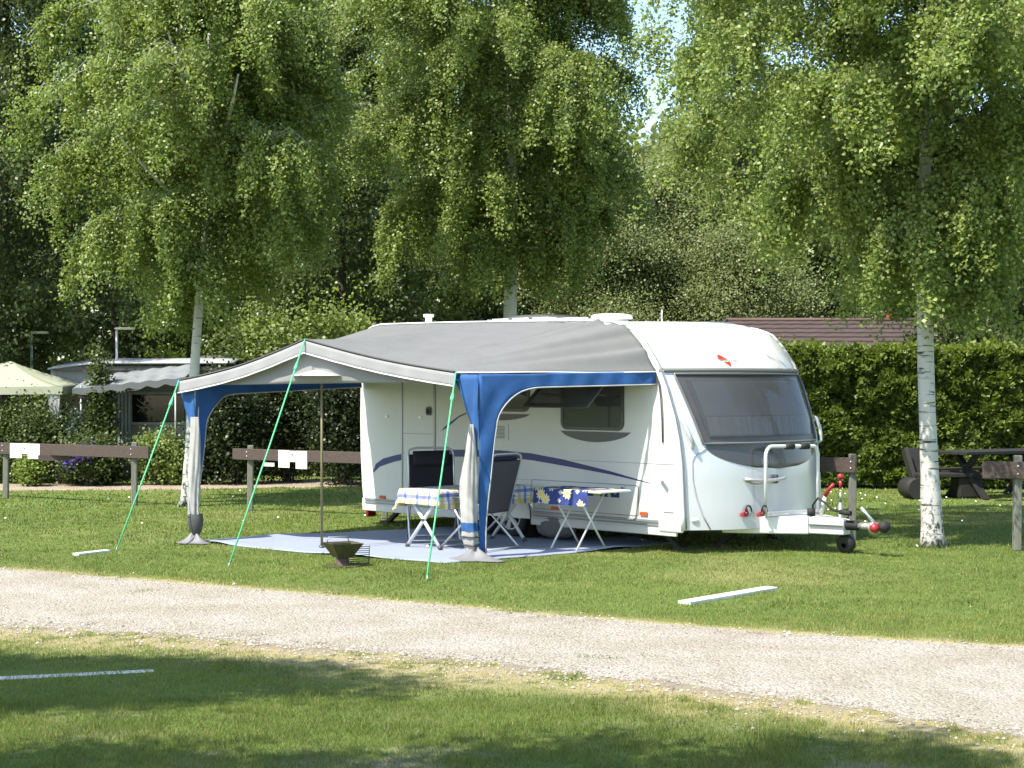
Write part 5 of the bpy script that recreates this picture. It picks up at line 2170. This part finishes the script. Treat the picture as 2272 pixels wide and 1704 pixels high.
# ------------------------------------------------------------------ clipped hedge
def hedge():
    rng = np.random.RandomState(77)
    x0, y0, x1, y1 = 2.2, 28.9, 13.0, 27.6
    H0 = 2.42
    t = thing('hedge', 'tall clipped green conifer hedge in front of the brown roof', 'hedge', (x0, y0, 0))
    d = Vector((x1 - x0, y1 - y0, 0))
    Lh = d.length
    d.normalize()
    nb = Vector((-d.y, d.x, 0))
    core = MB()
    a = nb * .75
    core.beam(nb * .75 + Vector((0, 0, (H0 - .25) / 2 + .05)), nb * .75 + d * Lh + Vector((0, 0, (H0 - .25) / 2 + .05)), .8, H0 - .3)
    core.build('stems', mat('hedge_core', (.02, .022, .012), .95), t)
    n = 120000
    s = rng.rand(n) * Lh
    z = rng.rand(n) ** .9 * H0
    lump = fbm(s * 1.7, z * 1.9, 5)
    lump2 = fbm(s * 5, z * 5, 6)
    dep = .36 - .75 * (lump - .25) - .42 * (lump2 - .35) + rng.gamma(1.3, .05, n)
    top = rng.rand(n) < .18
    z = np.where(top, H0 + .20 * (fbm(s * 2.2, s * 0, 9) - .5) + .06 * rng.normal(size=n), z * (.97 + .08 * fbm(s * 2.2, s * 0, 9)))
    dep = np.where(top, .2 + rng.rand(n) * 1.0, dep)
    keep = (z > .10)
    s, z, dep = s[keep], z[keep], dep[keep]
    n = len(s)
    D3, N3 = np.array(d), np.array(nb)
    C = s[:, None] * D3 + dep[:, None] * N3
    C[:, 2] = z
    Dr = rng.normal(size=(n, 3)) * .7 - N3 * .8
    Dr[:, 2] += .35
    V = leaf_cloud(C, Dr, .085, rng, 1.0, -N3 * .5 + np.array([0, 0, .5]))
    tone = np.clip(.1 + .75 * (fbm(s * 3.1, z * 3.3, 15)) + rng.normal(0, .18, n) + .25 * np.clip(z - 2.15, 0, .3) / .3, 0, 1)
    np_mesh('foliage', V, 4, M_HEDGE, t, {'tone': tone})


hedge()


# ------------------------------------------------------------------ brown-roofed house behind the hedge
def house():
    y = 37.0
    zr = CAM_H + (852 - 712) / FPX * y
    xl = (1612 - 1136) / FPX * y
    xr = (2230 - 1136) / FPX * y
    t = thing('cabin', 'low cabin with a brown tiled hip roof behind the hedge', 'house', (xl, y, 0))
    Lr = xr - xl
    hw = 3.0
    ez = zr - .95
    hip = 1.25
    # roof with courses of tiles as real steps
    mb = MB()
    n = 9
    for side in (-1,):
        for k in range(n):
            t0, t1 = k / n, (k + 1) / n
            P = []
            for tt, lift in ((t0, .035), (t1, 0.0)):
                yy = side * hw * (1 - tt)
                zz = ez + (zr - ez) * tt + lift
                xx0, xx1 = -hip * (1 - tt), Lr + hip * (1 - tt)
                P.append([(xx0 + (xx1 - xx0) * i / 60, yy, zz + .004 * math.sin(i * 2.1 + k)) for i in range(61)])
            mb.grid(P, smooth=False)
            # riser
            P2 = [[(p[0], p[1], p[2] - .035) for p in P[0]], P[0]]
            mb.grid(P2, smooth=False)
    mb.add([(-hip, -hw, ez), (0, 0, zr), (-hip, hw, ez)], [(0, 1, 2)])
    mb.add([(-hip, hw, ez), (0, 0, zr), (Lr, 0, zr), (Lr + hip, hw, ez)], [(0, 1, 2, 3)])
    mb.add([(Lr + hip, hw, ez), (Lr, 0, zr), (Lr + hip, -hw, ez)], [(0, 1, 2)])
    r = mb.build('roof', mat('brown_roof_tile', (.082, .056, .049), .75, var=.35, vscale=3, bump=.2, bscale=30), t)
    rd = MB().tube([(0, 0, zr + .02), (Lr, 0, zr + .02)], .05, 8).tube([(0, 0, zr + .02), (-hip, -hw, ez + .02)], .045, 8)
    rd.build('ridge', mat('ridge_tile', (.09, .055, .045), .7), r)
    MB().box((Lr / 2, 0, ez / 2), (Lr + hip * 1.4, hw * 1.75, ez - .02)).build('wall', mat('cabin_boards', (.16, .10, .06), .8, var=.3), t)
    MB().box((Lr / 2, -hw - .02, ez - .07), (Lr + 2 * hip, .04, .16)).build('fascia', M_DARKWOOD, t)
    # red and yellow toy windmill pole behind the ridge
    xw = (1998 - 1136) / FPX * 39.5
    tw = thing('garden_windsock', 'red and yellow balloon shaped windsock above the brown roof ridge', 'windsock', (xw, 40.6, 0))
    z0 = CAM_H + (852 - 728) / FPX * 39.5
    MB().tube([(0, 0, 0), (0, 0, z0)], .02, 6).build('pole', M_STEEL, tw)
    MB().lathe([(.001, 0), (.07, .05), (.08, .15), (.05, .24), (.001, .25)], (0, 0, z0 - .02), 12).build('lower_body', mat('yellow_cloth', (.55, .42, .04), .6), tw)
    MB().lathe([(.001, 0), (.10, .04), (.13, .14), (.09, .25), (.001, .30)], (.03, 0, z0 + .18), 12).build('upper_body', mat('red_cloth', (.6, .05, .03), .6), tw)


house()


# ------------------------------------------------------------------ picnic table and log bench
def picnic():
    x, y = spot(2190, 1108)
    t = thing('picnic_table', 'dark wooden picnic table with crossed legs right of the birch trunk', 'picnic table', (x - .02, y + .35, 0), math.radians(30))
    tp = MB()
    for k in range(4):
        tp.box((.4, -.27 + .18 * k, .74), (2.1, .17, .05))
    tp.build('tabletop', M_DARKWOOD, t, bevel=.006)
    for xx in (-.28, 1.05):
        for s in (-1, 1):
            MB().beam((xx, s * .42, 0), (xx, -s * .22, .72), .06, .11, (1, 0, 0)).build('leg', M_DARKWOOD, t)
    for s in (-1, 1):
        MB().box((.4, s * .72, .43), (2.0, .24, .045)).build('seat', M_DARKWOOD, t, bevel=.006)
    for xx in (-.24, 1.09):
        MB().box((xx, 0, .38), (.05, 1.5, .09)).build('seat_bearer', M_DARKWOOD, t)
    x, y = spot(2072, 1106)
    t = thing('log_bench', 'heavy dark timber bench with a slanted back behind the birch trunk', 'bench', (x, y, 0), math.radians(8))
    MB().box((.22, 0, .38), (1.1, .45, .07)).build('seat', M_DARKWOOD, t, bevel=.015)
    lg = MB().tube([(-.35, -.24, .17), (-.35, .24, .17)], .17, 14)
    lg.build('log_support', M_DARKWOOD, t)
    MB().box((.55, 0, .175), (.42, .36, .35)).build('log_support', M_DARKWOOD, t, bevel=.04)
    MB().beam((-.10, .24, .35), (-.11, .36, .80), .42, .06, (0, 1, 0)).build('backrest', M_DARKWOOD, t, bevel=.01)
    MB().beam((-.32, .05, .30), (-.38, .28, .78), .07, .16, (0, 1, 0)).build('end_board', M_DARKWOOD, t)


picnic()


# ------------------------------------------------------------------ lamps, trailers, canopies on the left
def lamps():
    for px, top, y, lab in ((70, 738, 32.6, 'left slim street lamp with a flat head above the cream canopy'), (259, 729, 32.3, 'right slim street lamp with a flat yellowish head above the white trailer')):
        x = (px - 1136) / FPX * y
        h = CAM_H + (852 - top) / FPX * y
        t = thing('street_lamp', lab, 'street lamp', (x, y, 0), 0, 'slim street lamps behind the trailers')
        MB().tube([(0, 0, 0), (0, 0, h)], [.034, .026], 12).build('pole', mat('lamp_pole_grey', (.50, .51, .50), .5), t)
        MB().lathe([(.001, .03), (.16, .026), (.19, .0), (.16, -.022), (.001, -.026)], (.15, 0, h), 16, Matrix.Diagonal((1.1, .5, 1, 1))).build('lamp_head', mat('lamp_head_cream', (.66, .62, .42), .5), t)
    for px, y, z0 in ((876, 40, 4.6), (1484, 60, 4.55)):
        x = (px - 1136) / FPX * y
        t = thing('mast', 'thin grey mast above the rear caravan roof' if px < 1000 else 'thin grey mast above the front caravan roof', 'mast', (x, y, 0))
        MB().tube([(0, 0, 0), (0, 0, z0)], .03, 8).build('pole', M_STEEL, t)
        MB().lathe([(.001, .06), (.035, .05), (.035, 0)], (0, 0, z0), 10).build('cap', M_STEEL, t)


lamps()


def left_camp():
    y = 31.8
    X = lambda px, yy=y: (px - 1136) / FPX * yy
    Z = lambda py, yy=y: CAM_H - (py - 852) / FPX * yy
    # white static trailer
    t = thing('static_trailer', 'white trailer with a flat roof and a dark window behind the left fence', 'trailer', (X(110), y, 0))
    L_ = X(520) - X(110)
    zr = Z(804)
    MB().box((L_ / 2, 1.2, (zr - .2) / 2 + .12), (L_, 2.3, zr - .3)).build('wall', mat('trailer_white', (.36, .36, .345), .5, var=.15), t, bevel=.03)
    P = []
    for j in range(9):
        P.append([(L_ * i / 24, -.15 + 2.6 * j / 8, zr + .10 * math.sin(PI * j / 8) - .12 * max(0, 1 - i / 9) ** 2) for i in range(25)])
    MB().grid(P).build('roof', mat('trailer_roof', (.33, .345, .34), .6), t, solid=.035, soff=-1)
    MB().box((L_ / 2 + .1, -.05, zr - .12), (L_ - .2, .12, .08)).build('gutter', M_GREY, t)
    # window panel on the front wall
    a0, a1, b0, b1 = X(284) - X(110), X(418) - X(110), Z(944), Z(868)
    w_ = MB().box(((a0 + a1) / 2, -.005, (b0 + b1) / 2), (a1 - a0, .06, b1 - b0)).build('window', mat('window_frame_grey', (.42, .45, .46), .5), t, bevel=.03)
    MB().box(((a0 + a1) / 2 + .02, -.04, (b0 + b1) / 2), (a1 - a0 - .14, .03, b1 - b0 - .13)).build('pane', mat('dark_pane', (.015, .016, .018), .06, spec=.6), w_, bevel=.03)
    cv = MB().tube([(a0 + .20, -.057, b1 - .16), (a0 + .32, -.057, b1 - .26), (a0 + .55, -.057, b1 - .29), (a0 + .8, -.057, b1 - .24)], .008, 5)
    cv.tube([(a0 + .18, -.057, b1 - .26), (a0 + .28, -.057, b1 - .33), (a0 + .2, -.057, b1 - .42)], .008, 5)
    cv.build('curtain_cord', mat('cord_white', (.5, .52, .48), .6), w_)
    # slatted porch screen
    s0, s1 = X(250) - X(110), X(290) - X(110)
    for i in range(6):
        xx = s0 + (s1 - s0) * i / 5
        MB().box((xx, -.08, Z(865) / 2 + .05), (.045, .05, Z(865) - .1)).build('screen_slat', mat('slat_grey', (.36, .40, .41), .6), t)
    MB().box(((s0 + s1) / 2, -.06, .62), (s1 - s0 + .05, .02, 1.2)).build('screen_panel', mat('screen_blue_grey', (.20, .24, .26), .6), t)
    # scalloped grey awning of the trailer
    g = thing('trailer_awning', 'grey scalloped awning in front of the white trailer', 'awning', (X(205), y - 1.2, 0))
    P = []
    n = 60
    x0_, x1_ = 0, X(445) - X(205)
    for j in range(11):
        q = j / 10
        row = []
        for i in range(n + 1):
            s = i / n
            xx = x0_ + (x1_ - x0_) * s
            zt = Z(838) + (Z(806) - Z(838)) * (s ** .8)
            zl = Z(862) + (Z(838) - Z(862)) * s
            row.append((xx, -.0 - .25 * (1 - q) + 1.1 * q, zl + (zt - zl) * q + .012 * math.sin(s * 40 + q * 4)))
        P.append(row)
    cg = MB().grid(P).build('canopy', fabric('weathered_awning', (.26, .28, .29), .1, var=.35), g, solid=.004)
    V = []
    for j in range(4):
        V.append([(p[0], p[1] - .01, p[2] - .13 * j / 3 * (.75 + .25 * abs(math.sin(i * .32)))) for i, p in enumerate(P[0])])
    MB().grid(V).build('scalloped_valance', fabric('weathered_awning_dark', (.17, .18, .185), .1), g)
    for xx in (.15, x1_ - .2):
        MB().tube([(xx, -.2, 0), (xx, -.2, Z(855))], .02, 8).build('pole', M_STEEL, g)
    # cream canopy at the left edge
    c = thing('cream_canopy', 'cream fabric canopy at the left edge beside the trailer', 'canopy', (X(54), y - .9, 0))
    ap = (0, 0, Z(803))
    cor = [(X(195) - X(54), -.9, Z(858)), (X(-190) - X(54), -.9, Z(858)), (X(-190) - X(54), 1.6, Z(852)), (X(195) - X(54), 1.4, Z(852))]
    P = []
    m_ = 48
    for j in range(9):
        q = j / 8
        row = []
        for i in range(m_ + 1):
            k = i / m_ * 4
            e = int(k) % 4
            f = k - int(k)
            a, b = cor[e], cor[(e + 1) % 4]
            ed = [a[w] + (b[w] - a[w]) * f for w in range(3)]
            row.append((ap[0] + (ed[0] - ap[0]) * q, ap[1] + (ed[1] - ap[1]) * q, ap[2] + (ed[2] - ap[2]) * q - .05 * math.sin(PI * q) + .004 * math.sin(i * 1.3)))
        P.append(row)
    MB().grid(P).build('roof', fabric('cream_fabric', (.45, .48, .34), .25, var=.08), c, solid=.004)
    V = [[(p[0], p[1] - .004, p[2] - .14 * j / 3) for p in P[-1]] for j in range(4)]
    MB().grid(V).build('valance', fabric('cream_fabric_dark', (.46, .48, .36), .2), c)
    for a in cor[:2]:
        MB().tube([(a[0] - .08, a[1] + .05, 0), (a[0] - .08, a[1] + .05, a[2])], .02, 8).build('pole', M_STEEL, c)
    P = [[(cor[0][0] - .30 + .26 * i / 8 * (1 - .6 * j / 8) + .10 * (j / 8), cor[0][1] + .02 + .012 * math.sin(i * 2), cor[0][2] - .05 - .62 * j / 8) for i in range(9)] for j in range(9)]
    MB().grid(P).build('tied_curtain', fabric('tent_curtain', (.42, .43, .42), .15), c)
    # dark grey awning dome right of the slender birch
    q = thing('dark_awning', 'dark grey awning roof rising behind the left awning eave', 'awning', (X(430, 33.5), 33.5, 0))
    P = []
    for j in range(9):
        P.append([((X(560, 33.5) - X(415, 33.5)) * i / 20 - .15, -1.2 + 1.4 * j / 8, Z(832, 33.5) + (Z(788, 33.5) - Z(832, 33.5)) * math.sin(PI * .5 * j / 8) * (math.sin(PI * (.16 + .84 * i / 20)) ** .45)) for i in range(21)])
    MB().grid(P).build('canopy', fabric('dark_grey_awning_fabric', (.12, .12, .125), .05), q, solid=.004)
    W = [[(p[0], p[1] - .02, p[2] * (1 - k / 3)) for p in P[0]] for k in range(4)]
    MB().grid(W).build('wall', fabric('dark_grey_awning_fabric', (.12, .12, .125)), q)


left_camp()
